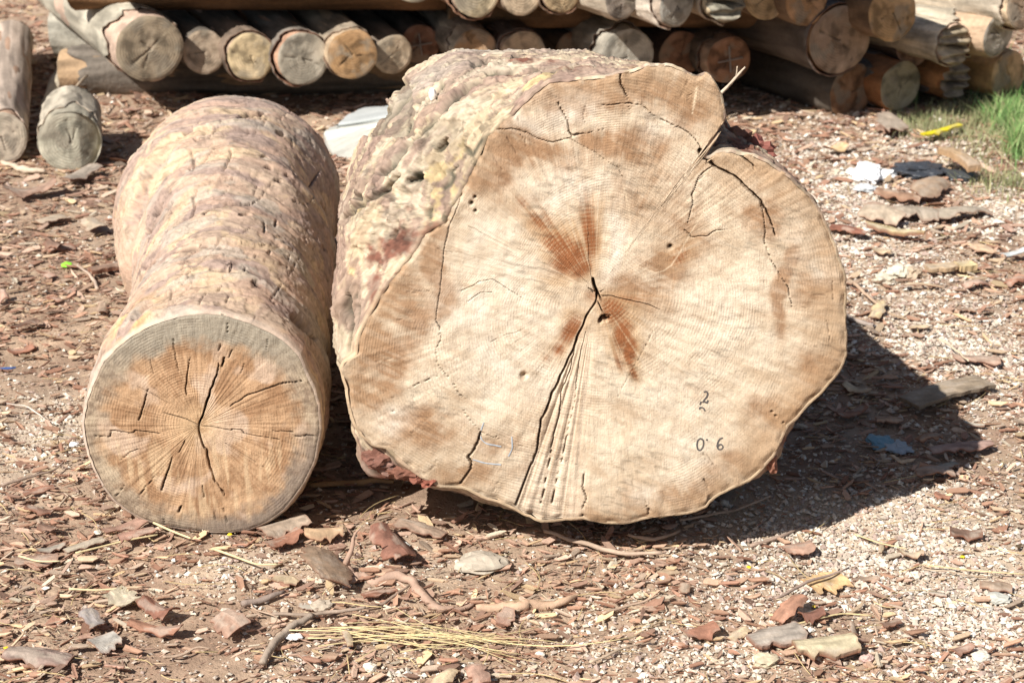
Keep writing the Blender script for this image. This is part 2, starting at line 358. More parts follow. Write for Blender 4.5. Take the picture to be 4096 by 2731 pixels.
bmask = ss(.06, .62, brown * (0.75 + 0.5 * fib + .5 * saw + 0.6 * fbm(q3 * 20 + 11, 3)))
base = mixc(base, (0.315, 0.18, 0.095), bmask * 0.95)
base = mixc(base, (0.72, 0.62, 0.48), ss(.15, .6, saw) * .45 * (1 - .6 * bmask))
base = mixc(base, (0.43, 0.30, 0.19), ss(.2, .6, -saw) * .4)
marg = ss(.80, .97, t + .05 * fbm(q3 * 9, 3)) * (.35 + .65 * ss(-.2, .8, np.cos(th)))
base = mixc(base, (0.40, 0.26, 0.15), np.clip(marg * (.6 + .8 * fib), 0, 1) * .75)
halo = np.zeros(len(Q))
for X, Y, rx, ry, s_ in RUST: halo = np.maximum(halo, s_ * ellip(warp[:, 0], warp[:, 1], *xz(X, Y), rx * UB * 1.9, ry * UB * 1.9))
base = mixc(base, (0.45, 0.285, 0.145), ss(.1, .9, halo * (.7 + .6 * fib)) * .8)
base = mixc(base, (0.36, 0.27, 0.18), ss(0.8, 1.0, t) * 0.35 * ss(-.5, .5, perlin(P3(np.cos(th)*3, np.sin(th)*3))))
base = mixc(base, (0.76, 0.69, 0.575), np.clip(pale * (0.5 + 0.7 * ss(-.4, .4, fbm(q3 * 26, 3))), 0, 1) * 0.85)
base = mixc(base, (0.66, 0.53, 0.40), torn * 0.6)
base = mixc(base, (0.40, 0.28, 0.17), torn * ss(0.0, 0.5, perlin(P3(th * 80, r * 5))) * 0.55)
base = mixc(base, (0.25, 0.088, 0.03), ss(.12, .95, rust * (0.6 + 0.9 * fib + .35 * np.sin(r * 5 / .006 + 4 * perlin(q3 * 7)) * (.4 + n_))) * 0.95)
lightl = [L_([(1627,459),(1605,505),(1583,541),(1565,575),(1542,609),(1525,622),(1507,626),(1480,616),(1451,606)], 3, 0),
          L_([(1430,420),(1445,474),(1449,548),(1431,609),(1407,669)], 2.4, 0), L_([(1395,600),(1402,550),(1390,500)], 2, 0), L_([(1395,255),(1330,300)],3,0), L_([(1600,200),(1590,260)],5,0)]
lc, _ = seg_field(Q, lightl, 0.001)
base = base * (1 + .10 * perlin(P3(th * 130, r * 9, 3)) * ss(.05, .3, t) + .07 * perlin(P3((Q[:, 0] * .42 + Q[:, 1] * .9) * 260, (Q[:, 0] * .9 - Q[:, 1] * .42) * 22, 7)))[:, None]
base = base * (1 - .28 * ss(.15, .5, fbm(P3((Q[:, 0] * .2 + Q[:, 1]) * 120, (Q[:, 0] - Q[:, 1] * .2) * 24, 17), 3)) * ss(-.1, .4, perlin(q3 * 7 + 90)))[:, None]
base = mixc(base, (0.74, 0.60, 0.42), lc * 0.9)
base = base * (1 + 0.035 * np.sin(r * 5 / 0.008 + 14 * perlin(q3 * 5)) * ss(0.0, .5, perlin(q3 * 4 + 30)))[:, None]
base = mixc(base, (0.075, 0.038, 0.02), cr ** 1.3)
for X, Y, w in pits[:4]: base = mixc(base, (0.05, 0.03, 0.02), blob(Q, xz(X, Y), w * UB, w * UB))
big_root = empty("large_log", (PC[0], 3.8, 0.0))
tag(big_root, "huge pale sawn log with a split heart and stamped numbers on its cut face", "log")
rl = np.array(big_root.location)
V = np.stack([Q[:, 0], YB - h, Q[:, 1]], -1)
Rmean = np.convolve(np.r_[RB[-60:], RB, RB[:60]], np.ones(121) / 121, 'valid')
ringco = (r + 0.012 * perlin(q3 * 5) + .004 * perlin(q3 * 14)) * (0.42 / Rmean[np.tile(np.arange(NTH), NR)])
mesh("cut_face", V, [grid_faces(NR, NTH)[:, ::-1]], base, M_FACE, big_root, rl, attrs={"ringco": ringco})

# body of the big log
def ringpoly(px, y): return [xz(X, Y, y) for X, Y in px]
R1 = [(1239,1192),(1176,1162),(1113,1146),(1056,1125),(1000,1118),(960,1100),(915,1085),(850,1082),(838,1060),(820,1010),(799,932),(786,880),(780,848),(765,800),(760,710),(772,671),(790,600),(805,540),(850,450),(900,380),(960,310),(1040,240),(1130,205),(1250,176),(1345,160),(1430,152),(1488,146),(1531,145),(1588,172),(1640,187),(1660,250),(1662,290),(1700,318),(1745,335),(1770,362),(1800,395),(1862,452),(1908,545),(1930,620),(1936,700),(1936,810),(1890,893),(1830,950),(1800,1005),(1795,1040),(1745,1085),(1640,1140),(1560,1175),(1440,1192),(1340,1184)]
R2 = [(1239,1180),(1113,1140),(1000,1110),(900,1060),(830,990),(798,900),(785,848),(764,760),(768,671),(780,574),(776,505),(800,455),(835,380),(885,300),(950,225),(1040,170),(1150,140),(1260,126),(1350,130),(1420,144),(1500,150),(1580,178),(1635,200),(1650,260),(1690,330),(1760,370),(1850,460),(1900,560),(1915,680),(1905,800),(1840,920),(1760,1040),(1640,1120),(1500,1170),(1340,1180)]
R3 = [(1239,1120),(1100,1090),(980,1040),(880,960),(830,880),(805,760),(800,650),(798,560),(800,455),(801,399),(833,309),(855,268),(880,215),(940,160),(1000,132),(1047,114),(1142,109),(1209,107),(1279,109),(1348,112),(1380,130),(1460,160),(1560,200),(1650,280),(1760,400),(1820,520),(1840,660),(1820,800),(1740,920),(1640,1030),(1500,1100),(1340,1130)]
rings = [(YB, BO), (3.10, ringpoly(R1, 3.10)), (3.25, ringpoly(R2, 3.25)), (3.55, ringpoly(R3, 3.55))]
def circ(cx, cz, rx, rz): return [(cx + rx * math.cos(a), cz + rz * math.sin(a)) for a in np.linspace(0, 2 * math.pi, 40, endpoint=False)]
rings += [(3.95, circ(0.10, 0.42, 0.42, 0.40)), (4.35, circ(0.09, 0.38, 0.37, 0.36)), (4.62, circ(0.09, 0.36, 0.34, 0.33))]
tb = np.concatenate([np.linspace(-math.pi, -2.2, 90, endpoint=False), np.linspace(-2.2, -.3, 80, endpoint=False), np.linspace(-.3, math.pi, 600, endpoint=False)]); NB = len(tb)
Rr = np.array([np.interp(tb, TH, RB, period=2 * math.pi) if i == 0 else polar_R(pl, PC, tb) for i, (y, pl) in enumerate(rings)])
ys = np.array([y for y, _ in rings])
fy = np.linspace(3.022, 4.62, 1500); prof = np.mean([np.interp(fy, ys, Rr[:, np.argmin(np.abs(tb - a_))]) for a_ in (1.9, 2.3, 2.7)], 0)
ds = np.sqrt(np.gradient(prof) ** 2 * 2.2 + np.gradient(fy) ** 2) * np.where(fy < 3.75, 1, .25); cs = np.cumsum(ds)
yy = np.concatenate([[3.0205], np.interp(np.linspace(cs[0], cs[-1], 240), cs, fy)])
Rg = np.array([np.interp(yy, ys, Rr[:, k]) for k in range(NB)]).T
for _ in range(12):
    Rg[1:-1] = (Rg[:-2] + 2 * Rg[1:-1] + Rg[2:]) / 4
Ym = np.repeat(yy, NB); Tm = np.tile(tb, len(yy)); Rm = Rg.ravel()
def flakes(q, n=5, seed=0.0, sc=1.0, h=0.0025):
    """peeled bark: a stack of thin plates with torn edges. returns height, top layer index, edge"""
    w = q + 0.35 * np.stack([perlin(q * 1.3 + seed), perlin(q * 1.3 + seed + 7), perlin(q * 1.3 + seed + 13)], -1)
    H = np.zeros(len(q)); lay = np.zeros(len(q)); edge = np.zeros(len(q))
    for k in range(n):
        f = fbm(w * sc * (1 + 0.35 * k) + 31 * k + seed, 4)
        s = ss(-0.010, 0.010, f - 0.05 * (k % 3 - 1)); H += h * s; lay = np.where(s > .5, k + 1, lay)
        edge = np.maximum(edge, np.exp(-((f - 0.05 * (k % 3 - 1)) / 0.025) ** 2))
    return H, lay, edge
def bark_fields(Pw, s_axis, seed, sc=4.0):
    q = Pw.copy(); q[:, 1] *= 0.8; q = q * sc
    H, lay, edge = flakes(q, 5, seed)
    cid = 0; qa = q * np.array([2.6, 0.9, 2.6]) + 0.5 * np.stack([perlin(q), perlin(q + 4), perlin(q + 8)], -1)
    crk = np.exp(-(perlin(qa) / 0.022) ** 2) * ss(0.05, 0.3, perlin(q * 1.4 + 50)) + np.exp(-(perlin(qa * 2.1 + 60) / 0.03) ** 2) * ss(0.1, 0.35, perlin(q * 2 + 90))
    g1, g2, _ = worley(q * 1.1 + 0.5 * np.stack([perlin(q * 2), perlin(q * 2 + 4), perlin(q * 2 + 8)], -1) + 20)
    hole = ss(0.26, 0.1, g1) * ss(0.1, 0.3, perlin(q * 0.8 + 77))
    return H, lay, edge, crk, hole, cid
X0 = PC[0] + Rm * np.cos(Tm); Z0 = PC[1] + Rm * np.sin(Tm); Pw = np.stack([X0, Ym, Z0], -1)
Sm = np.interp(Ym, fy, cs / 1.2) - .6 * (Tm > 9)
def surf_q(A, Sx, ka, ks, seed=0.0, warp=.25):
    b_ = np.stack([A * 5 + seed, Sx * 5, np.cos(Tm) + seed], -1); wv = np.stack([perlin(b_), perlin(b_ + 7), 0 * A], -1) * warp
    return np.stack([A * ka + wv[:, 0] + seed, Sx * ks + wv[:, 1] * 1.5 + A * ka * .35, 0 * A + seed], -1)
Aa = np.where(Tm < -1.6, Tm + 2 * math.pi, Tm) * .5
H, lay, edge = flakes(surf_q(Aa, Sm, 5, 11, 3.), 5, 0.0, 1.0, .0030)
qa = surf_q(Aa, Sm, 6, 16, 11., .5)
crk = np.exp(-(fbm(qa, 2) / .02) ** 2) * ss(.1, .35, perlin(qa * .5 + 40)); hole = ss(.42, .6, perlin(surf_q(Aa, Sm, 22, 48, 5.))) * ss(.0, .3, perlin(surf_q(Aa, Sm, 5, 8, 9.)))
grain = fbm(surf_q(Aa, Sm, 14, 120, 2., .8), 4)
fade = ss(3.024, 3.06, Ym)
crease = np.exp(-(perlin(surf_q(Aa, Sm, 7, 34, 21., .5)) / .05) ** 2) * ss(-.3, .2, perlin(Pw * 9 + 12)); crease2 = np.exp(-(perlin(surf_q(Aa, Sm, 14, 80, 25., .5)) / .10) ** 2)
lump = 0.012 * perlin(Pw * 5) + .0025 * perlin(surf_q(Aa, Sm, 6, 16, 20.)) + 0.0012 * fbm(Pw * 60, 3) - .005 * crease - .0014 * crease2
rough = ss(.0, .35, perlin(surf_q(Aa, Sm, 4, 8, 31.)))
lump += .003 * rough * fbm(Pw * 110, 3)
D = fade * (lump + (H - H.mean()) * .8 - 0.006 * crk - 0.008 * hole + 0.0034 * grain) + (1 - fade) * 0.002
def z7(x, y): return ((1250 + x * .606) / 1.7415, (150 + y * .606) / 1.7415)
seams = [([(878,396),(905,370),(940,330),(1010,262),(1052,217),(1100,195),(1148,180)], 7, .02), ([(787,504),(812,485),(836,462),(860,450),(885,434),(905,412),(920,399)], 9, .03),
 ([z7(820,730), z7(850,700), z7(880,660)], 14, .035), ([z7(640,950), z7(690,930), z7(720,900)], 10, .03), ([z7(860,990), z7(900,970), z7(930,920), z7(905,890), z7(960,850)], 14, .035), ([z7(780,1190), z7(770,1150), z7(800,1110)], 9, .025),
 ([z7(430,490), z7(460,460), z7(500,430)], 20, .035), ([z7(450,890), z7(520,850), z7(600,720), z7(640,670)], 9, .025), ([z7(310,1060), z7(350,1050)], 10, .03), ([z7(1010,740), z7(1060,770), z7(1110,690), z7(1180,610)], 11, .03),
 ([z7(1060,180), z7(1130,150), z7(1180,170)], 8, .02), ([z7(560,60), z7(640,40)], 6, .015), ([(797,679),(793,715),(800,760),(792,800)], 9, .03), ([(815,700),(822,745)], 6, .02), ([z7(860,310), z7(780,400), z7(740,460)], 6, .015),
 ([(1090,150),(1115,142),(1140,147)], 7, .02), ([(1180,128),(1210,132)], 6, .02), ([(1120,170),(1200,160),(1290,150)], 6, .015), ([(1250,176),(1300,170),(1350,160)], 6, .015)]
pp = to_photo(Pw); vis = (Ym < 3.9) & (np.sin(Tm - .9) > -.55)
cr_, dp_ = seg_field(pp + 3.5 * np.stack([perlin(Pw * 45), perlin(Pw * 45 + 9)], -1), [([np.array(q) for q in a], w * .62 + 1.4, d * .6) for a, w, d in seams], 1)
mot = ss(-.75, -.1, perlin(Pw * 18 + 44)); cr_ = cr_ * mot; dp_ = dp_ * mot
cr_ *= vis; dp_ *= vis; crk = np.maximum(crk * .7, cr_); D = D - fade * dp_
D = np.where(Ym < 3.0206, -0.003, D)
G_ = Pw.reshape(len(yy), NB, 3); dy_ = np.gradient(G_, axis=0); dt_ = np.roll(G_, -1, 1) - np.roll(G_, 1, 1)
Nn = np.cross(dt_, dy_); Nn /= np.linalg.norm(Nn, axis=2)[..., None] + 1e-12
if (Nn[120, :, 0] * np.cos(tb)).mean() + (Nn[120, :, 2] * np.sin(tb)).mean() < 0: Nn = -Nn
for _ in range(6): Nn[1:-1] = (Nn[:-2] + Nn[1:-1] * 2 + Nn[2:]) / 4
Pn = (G_ + Nn * D.reshape(len(yy), NB, 1)).reshape(-1, 3)
Pn[:, 1] = np.where(Ym < 3.05, np.maximum(Pn[:, 1], 3.0205), Pn[:, 1])
Pn[:, 2] = np.maximum(Pn[:, 2], 0.012 + 0.0 * Ym)
pal = np.array([(0.50,0.39,0.275),(0.44,0.33,0.25),(0.53,0.42,0.30),(0.47,0.37,0.28),(0.55,0.45,0.33),(0.38,0.28,0.22)])
bc = pal[lay.astype(int)]
bc = mixc(bc, (0.56, 0.45, 0.31), 0.8 * ss(0.1, 0.18, fbm(surf_q(Aa, Sm, 4, 9, 51.), 5)))
bc = mixc(bc, (0.57, 0.49, 0.385), 0.6 * ss(0.2, 0.28, fbm(surf_q(Aa, Sm, 5, 12, 61.), 5)))
bc = mixc(bc, (0.30, 0.205, 0.17), 0.75 * ss(0.12, 0.22, fbm(surf_q(Aa, Sm, 4, 12, 71.), 5)))
def zone(X, Y, y, rr, s): 
    c = at_y(X, Y, y); return s * np.exp(-(np.linalg.norm(Pw - c, axis=1) / rr) ** 2)
red = np.maximum.reduce([zone(930, 610, 3.06, .10, 1.), zone(980, 540, 3.06, .07, .9), zone(900, 680, 3.05, .06, .8), zone(1100, 320, 3.1, .06, .8), zone(1300, 168, 3.1, .05, .9), zone(1440, 155, 3.1, .05, .9), zone(850, 1060, 3.08, .06, 1), zone(940, 1090, 3.08, .09, 1),
                         zone(1720, 340, 3.12, .10, 1.1), zone(1780, 1040, 3.1, .08, 1), zone(1200, 180, 3.2, .08, .7), zone(1100,150,3.5,.1,.5)])
bc = mixc(bc, (0.19, 0.085, 0.06), ss(.3, .9, red * (0.8 + 1.1 * fbm(Pw * 22, 3) + .5 * fbm(Pw * 70, 2))))
yel = np.maximum.reduce([zone(1050, 400, 3.07, .07, 1.), zone(1010, 450, 3.07, .07, 1), zone(1250, 190, 3.06, .04, .9), zone(870, 500, 3.15, .06, .7), zone(830, 620, 3.1, .05, .6), zone(960, 380, 3.15, .08, .6)])
bc = mixc(bc, (0.60, 0.46, 0.25), ss(.45, .7, yel * (0.75 + 1.3 * fbm(Pw * 26 + 5, 3))) * .85)
gry = np.maximum.reduce([zone(1150, 118, 3.6, .14, 1.), zone(1230, 118, 3.6, .1, .8), zone(1020, 230, 3.35, .09, .8)])
bc = mixc(bc, (0.47, 0.45, 0.41), np.clip(gry, 0, 1) * 0.75)
bc = bc * (1 - .42 * crease - .15 * crease2)[:, None] * (1 - .3 * ss(.2, .5, grain))[:, None] * (1 - .45 * rough * ss(.15, .45, fbm(Pw * 70 + 2, 3)))[:, None] * (1.12 + .2 * grain)[:, None]  # crease terms paint the shade of the folds into the colour
bc = mixc(bc * np.array([.92, .90, .86]), (0.07, 0.065, 0.045), np.clip(crk * 0.95 + hole * 0.9, 0, 1))  # dark cracks and holes; along the seams the dark stands in for deep shade
bc = mixc(bc, bc * 0.75, edge * 0.5)
bc = mixc(bc, (0.56, 0.42, 0.27), 0.75 * ss(3.032, 3.022, Ym) * ss(.9, -.2, np.sin(Tm)) * (1 - np.clip(red, 0, 1)))
bc *= (1 + 0.22 * grain + 0.2 * fbm(Pw * 70, 2))[:, None]
nrow = len(yy)
# rear end closes to a point
cidx = len(Pn); Pn = np.vstack([Pn, [[PC[0] - 0.08, yy[-1] + 0.03, 0.36]]]); bc = np.vstack([bc, [[0.4, 0.3, 0.2]]])
j = np.arange(NB); tri = np.stack([(nrow - 1) * NB + j, (nrow - 1) * NB + (j + 1) % NB, np.full(NB, cidx)], -1)
mesh("bark", Pn, [grid_faces(nrow, NB), tri], bc, M_BARK, big_root, rl)

# loose bark fringe on the big log
def chunk(name, c, size, col, mat, parent=None, loc=(0, 0, 0), seed=0, rough=0.35, sub=3, aniso=(1, 1, 1)):
    bm = bmesh.new(); bmesh.ops.create_icosphere(bm, subdivisions=sub, radius=1)
    v = np.array([x.co[:] for x in bm.verts]); f = np.array([[x.index for x in g.verts] for g in bm.faces]); bm.free()
    n = fbm(v * 1.2 + seed * 3.7, 3) * rough; f1, f2, cid = worley(v * 1.4 + seed)
    v = v * (1 + n - 0.12 * rough / 0.35 * ss(.2, .0, f2 - f1))[:, None]
    cc = np.tile(np.array(col, float), (len(v), 1)) * (1 + 0.35 * fbm(v * 3 + seed, 3))[:, None]
    v = v * np.array(size) + np.array(c)
    return mesh(name, v, [f], cc, mat, parent, loc, smooth=False)
for k, (X, Y, y, sx, sz, c) in enumerate([(865,1050,3.045,.030,.022,(.19,.09,.065)),(885,1062,3.05,.03,.02,(.24,.14,.11)),(925,1080,3.04,.03,.014,(.20,.09,.06)),(960,1092,3.04,.022,.012,(.23,.09,.06)),(990,1102,3.035,.016,.010,(.26,.09,.06)),
                                          (1700,325,3.16,.035,.03,(.20,.10,.07)),(1745,345,3.14,.03,.024,(.24,.09,.07)),(1665,330,3.12,.02,.03,(.20,.12,.08)),(1768,1055,3.05,.014,.022,(.26,.12,.08))]):
    chunk("bark_crust", at_y(X, Y, y), (sx, .02, sz), c, M_BARK, big_root, rl, seed=k + 5, rough=.6)
# white pebble sitting in the bark
chunk("white_pebble", (0, 0, 0), (.008, .007, .014), (.8, .77, .7), M_STONE, None, seed=2, rough=.15)
_v = np.linalg.norm(to_photo(Pn) - np.array([992, 220]), axis=1) + 60 * Pn[:, 1]; bpy.data.objects['white_pebble'].location = Pn[np.argmin(_v)] + np.array([0, -.008, .006])
tag(bpy.data.objects["white_pebble"], "small white oblong pebble lodged in the bark on top of the large log", "pebble")

# ink marks on the sawn face
def ribbon(name, strokes, wP, col, parent, loc, hf, y0, zfun):
    V, Fq, C = [], [], []
    for st in strokes:
        pts = np.array([zfun(*q) for q in st]); n = len(pts)
        tpar = np.linspace(0, n - 1, (n - 1) * 6 + 1); pts = np.stack([np.interp(tpar, np.arange(n), pts[:, k]) for k in (0, 1)], -1)
        for _ in range(3): pts[1:-1] = (pts[:-2] + 2 * pts[1:-1] + pts[2:]) / 4
        d = np.gradient(pts, axis=0); d /= np.linalg.norm(d, axis=1)[:, None] + 1e-9; nrm = np.stack([-d[:, 1], d[:, 0]], -1)
        wv = wP * UB / 2 * (0.75 + 0.35 * np.abs(np.sin(np.linspace(0, 5, len(pts)))))
        for side in (-1, 1):
            e = pts + nrm * (wv * side)[:, None]; hh = hf(e)[0]
            for off in (0.0010, -0.0015): V.append(np.stack([e[:, 0], y0 - hh - off, e[:, 1]], -1))
        b0 = sum(len(v) for v in V) - 4 * len(pts); m = len(pts); i = np.arange(m - 1)
        lt_, lb, rt, rb = b0 + i, b0 + m + i, b0 + 2 * m + i, b0 + 3 * m + i
        Fq += [np.stack([lt_, lt_ + 1, rt + 1, rt], -1), np.stack([lt_, lb, lb + 1, lt_ + 1], -1), np.stack([rt, rt + 1, rb + 1, rb], -1)]
    V = np.vstack(V)
    return mesh(name, V, [np.vstack(Fq)], np.tile(col, (len(V), 1)), M_INK, parent, loc, smooth=False)
def z8(x, y): return ((2600 + x * .4662) / 1.7415, (1400 + y * .4662) / 1.7415)
def zx(*q): return xz(*q)
digits = [[(462,360),(485,352),(498,372),(490,400),(468,425),(450,450),(470,440),(490,455),(498,430)], [(440,440),(430,470)], [(425,510),(430,492),(460,495),(472,520)],
          [(430,755),(408,775),(402,815),(410,850),(432,855),(452,835),(462,795),(455,765),(430,755)], [(480,765),(495,768)],
          [(626,750),(600,760),(582,790),(575,825),(588,850),(612,850),(628,828),(616,806),(595,808),(580,826)]]
ribbon("stamped_number", [[z8(*q) for q in s] for s in digits], 3.4, (0.10, 0.09, 0.085), big_root, rl, big_h, YB, zx)
def z2(x, y): return ((1300 + x * .7337) / 1.7415, (1000 + y * .7337) / 1.7415)
blue = [[(865,935),(848,985),(850,1025),(875,1050),(960,1068)], [(1018,1015),(1022,1080),(1000,1120)], [(805,1140),(870,1158),(960,1165)]]
o = ribbon("crayon_mark", [[z2(*q) for q in s] for s in blue], 2.6, (0.40, 0.45, 0.50), big_root, rl, big_h, YB, zx)
o['label'] = "faint blue crayon strokes"

# ================================================================== LEFT LOG
YL = 3.14
def z6(x, y): return ((280 + x * .6695) / 1.7415, (1150 + y * .6695) / 1.7415)
UL = mpp(at_y(462, 970, YL))
def xl(X, Y, y=YL): q = at_y(X, Y, y); return (q[0], q[2])
lo_px = [(75,800),(95,680),(130,580),(200,430),(280,350),(370,280),(480,220),(600,180),(700,155),(800,148),(900,155),(1000,180),(1100,215),(1200,260),(1290,320),(1370,400),(1420,520),(1460,600),(1490,720),(1498,850),(1485,930),(1460,1050),(1410,1150),(1350,1240),(1280,1330),(1180,1400),(1080,1445),(950,1470),(850,1475),(750,1455),(650,1440),(550,1420),(450,1390),(350,1340),(260,1270),(200,1190),(150,1100),(110,1000),(85,900)]
LO = [xl(*z6(*q)) for q in lo_px]; LC = np.array(xl(*z6(768, 820)))
NTL, NRL = 540, 124
THL = np.linspace(-math.pi, math.pi, NTL, endpoint=False)
RL = polar_R(LO, LC, THL) + 0.0012 * fbm(P3(np.cos(THL) * 14, np.sin(THL) * 14, 3), 3)
def LL(pts, w, d): return ([np.array(xl(*z6(*q))) for q in pts], w * .6695 / 1.7415 * UL * .40, d)
l_cracks = [LL([(768,820),(785,780),(800,740),(812,690),(830,640),(838,610),(850,590),(865,540),(880,510),(890,450)], 13, .03), LL([(905,470),(915,440),(925,410)], 11, .02), LL([(888,378),(905,325)], 8, .01), LL([(945,420),(975,360)], 6, .008),
 LL([(768,820),(768,850),(775,880),(790,930),(800,955),(815,965),(820,1000),(840,1080),(865,1155),(880,1165),(900,1200)], 12, .03), LL([(905,1205),(925,1245)], 11, .02),
 LL([(768,822),(700,785),(590,755),(560,745)], 8, .01), LL([(775,824),(840,828),(900,838),(960,852),(972,843),(1025,850),(1040,870),(1080,880),(1150,890),(1250,905)], 7, .008), LL([(1210,855),(1320,862),(1345,858)], 6, .006), LL([(1342,885),(1400,888),(1410,880),(1485,883)], 8, .01),
 LL([(535,870),(450,855),(390,850),(380,862),(350,866)], 8, .01), LL([(345,862),(300,855),(245,852),(240,888),(200,890),(140,886)], 7, .008),
 LL([(695,640),(690,605),(700,520),(718,420)], 8, .012), LL([(412,790),(425,750),(440,700),(452,650),(470,600)], 9, .012), LL([(960,705),(1000,680),(1060,640),(1150,610),(1220,585),(1280,565),(1350,560),(1410,550)], 8, .012),
 LL([(545,1212),(560,1160),(580,1110),(600,1050),(610,1010)], 10, .015), LL([(655,980),(690,900)], 7, .008), LL([(350,550),(430,600),(520,650),(610,700)], 5, .004), LL([(930,930),(1060,1010),(1190,1090)], 5, .004),
 LL([(410,1250),(440,1205),(500,1130)], 6, .006), LL([(270,1250),(330,1170)], 6, .006), LL([(650,1340),(665,1300)], 14, .012), LL([(615,300),(625,380),(640,460),(650,495)], 6, .008), LL([(940,195),(942,280)], 6, .006),
 LL([(915,1320),(930,1350),(940,1400)], 6, .006), LL([(790,1180),(800,1250)], 6, .006), LL([(300,1030),(360,980),(430,950)], 5, .004), LL([(860,1320),(870,1400)], 5, .004), LL([(1040,450),(1020,510)], 5, .005), LL([(560,1380),(570,1420)],5,.005), LL([(1180,310),(1170,370)],5,.004), LL([(480,430),(500,520)],4,.004)]
def left_h(Q):
    d = Q - LC; th = np.arctan2(d[:, 1], d[:, 0]); r = np.linalg.norm(d, axis=1); R = np.interp(th, THL, RL, period=2 * math.pi); t = r / R
    q = P3(Q[:, 0], Q[:, 1], 9.)
    cr, dp = seg_field(Q + 0.0012 * np.stack([perlin(q * 60), perlin(q * 60 + 9)], -1), l_cracks, .002)
    h = 0.003 * perlin(q * 7) + 0.0012 * fbm(q * 40, 3) + 0.0010 * perlin(P3(np.cos(th) * 30, np.sin(th) * 30, r * 3))
    h -= 0.003 * ss(.965, 1, t)
    return h - dp, cr, t, th, r, R
Tg, Ag = np.meshgrid(np.linspace(0, 1, NRL), np.arange(NTL), indexing='ij')
QL = np.stack([LC[0] + Tg * RL[Ag] * np.cos(THL[Ag]), LC[1] + Tg * RL[Ag] * np.sin(THL[Ag])], -1).reshape(-1, 2)
h, cr, t, th, r, R = left_h(QL)
q3 = P3(QL[:, 0], QL[:, 1], 4.)
n_ = fbm(q3 * 18, 4); fib = perlin(P3(th * 22, r * 4, 2)) + .5 * perlin(P3(th * 60, r * 6, 2))
gx_ = fbm(P3(QL[:, 0] * 60, QL[:, 1] * 9, 3), 3)
heart = mixc((0.47, 0.30, 0.175), (0.32, 0.185, 0.10), ss(-.4, .5, n_ + .5 * fib))
heart = mixc(heart, (0.58, 0.44, 0.33), ss(.1, .5, fbm(q3 * 11 + 8, 3)) * .7)
heart = mixc(heart, (0.62, 0.44, 0.26), np.exp(-(r / .05) ** 2) * .7)
heart = mixc(heart, (0.58, 0.42, 0.26), ss(0, .5, gx_) * ss(.02, -.1, QL[:, 1] - LC[1]) * .7)
sap = mixc((0.37, 0.285, 0.20), (0.25, 0.185, 0.13), ss(-.3, .4, fbm(q3 * 60, 3)))
sap = mixc(sap, (0.50, 0.40, 0.28), ss(.1, .6, fbm(q3 * 14 + 3, 3)) * .7)
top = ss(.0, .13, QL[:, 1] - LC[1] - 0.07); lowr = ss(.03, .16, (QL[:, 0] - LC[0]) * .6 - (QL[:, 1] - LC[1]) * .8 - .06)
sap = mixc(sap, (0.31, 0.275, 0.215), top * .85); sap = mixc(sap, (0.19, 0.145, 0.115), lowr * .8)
edge_t = 0.85 - 0.10 * ss(.2, 1, np.sin(th)) + .05 * perlin(P3(np.cos(th) * 2, np.sin(th) * 2, 1)) + .02 * perlin(P3(np.cos(th) * 9, np.sin(th) * 9, 1))
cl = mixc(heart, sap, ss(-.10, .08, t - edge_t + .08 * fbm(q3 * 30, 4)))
cl = mixc(cl, (0.12, 0.09, 0.07), ss(.975, 1., t) * .6)
cl = mixc(cl, (0.03, 0.016, 0.009), cr ** .8)
left_root = empty("smaller_log", (LC[0], 3.9, 0)); tag(left_root, "weathered crooked log left of the huge one, with peeling mauve and tan bark", "log")
rl2 = np.array(left_root.location)
RmL = np.full(NTL, RL.mean()) * .5 + RL * .5
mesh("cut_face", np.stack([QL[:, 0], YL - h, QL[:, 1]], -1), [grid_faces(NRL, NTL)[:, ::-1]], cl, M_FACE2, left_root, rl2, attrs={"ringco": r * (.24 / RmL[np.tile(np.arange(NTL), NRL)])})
rings = [(YL, LO), (3.17, [tuple(LC + (np.array(q) - LC) * 1.035) for q in LO]), (3.34, circ(-.628, .255, .240, .252)), (3.55, circ(-.636, .27, .229, .258)), (3.75, circ(-.652, .282, .232, .266)), (3.92, circ(-.688, .295, .250, .272)), (4.06, circ(-.728, .315, .270, .282)), (4.22, circ(-.742, .325, .283, .290)), (4.42, circ(-.745, .325, .283, .286)), (4.58, circ(-.752, .315, .265, .262)), (4.68, circ(-.745, .31, .20, .20)), (4.74, circ(-.74, .30, .12, .12))]
NB2 = 520; tb = np.linspace(-math.pi, math.pi, NB2, endpoint=False); CL = np.array([-.66, .27])
ys = np.array([y for y, _ in rings])
face_R = polar_R([(LC[0] + RL[k] * math.cos(THL[k]), LC[1] + RL[k] * math.sin(THL[k])) for k in range(0, NTL, 3)], CL, tb)
Rr = np.array([face_R if i == 0 else polar_R(pl, CL, tb) for i, (y, pl) in enumerate(rings)])
yy = np.concatenate([[3.1405], 3.14 + 1.6 * np.linspace(.003, 1, 270) ** 1.15])
Rg = np.array([np.interp(yy, ys, Rr[:, k]) for k in range(NB2)]).T
for _ in range(60): Rg[8:-1] = (Rg[7:-2] + 2 * Rg[8:-1] + Rg[9:]) / 4
Ym = np.repeat(yy, NB2); Tm = np.tile(tb, len(yy)); Rm = Rg.ravel()
Pw = np.stack([CL[0] + Rm * np.cos(Tm), Ym, CL[1] + Rm * np.sin(Tm)], -1)
Aa = np.where(Tm < -1.6, Tm + 2 * math.pi, Tm) * .27
H, lay, edge = flakes(surf_q(Aa, Ym, 4.5, 9, 83.), 5, 0.0, 1.0, .0016)
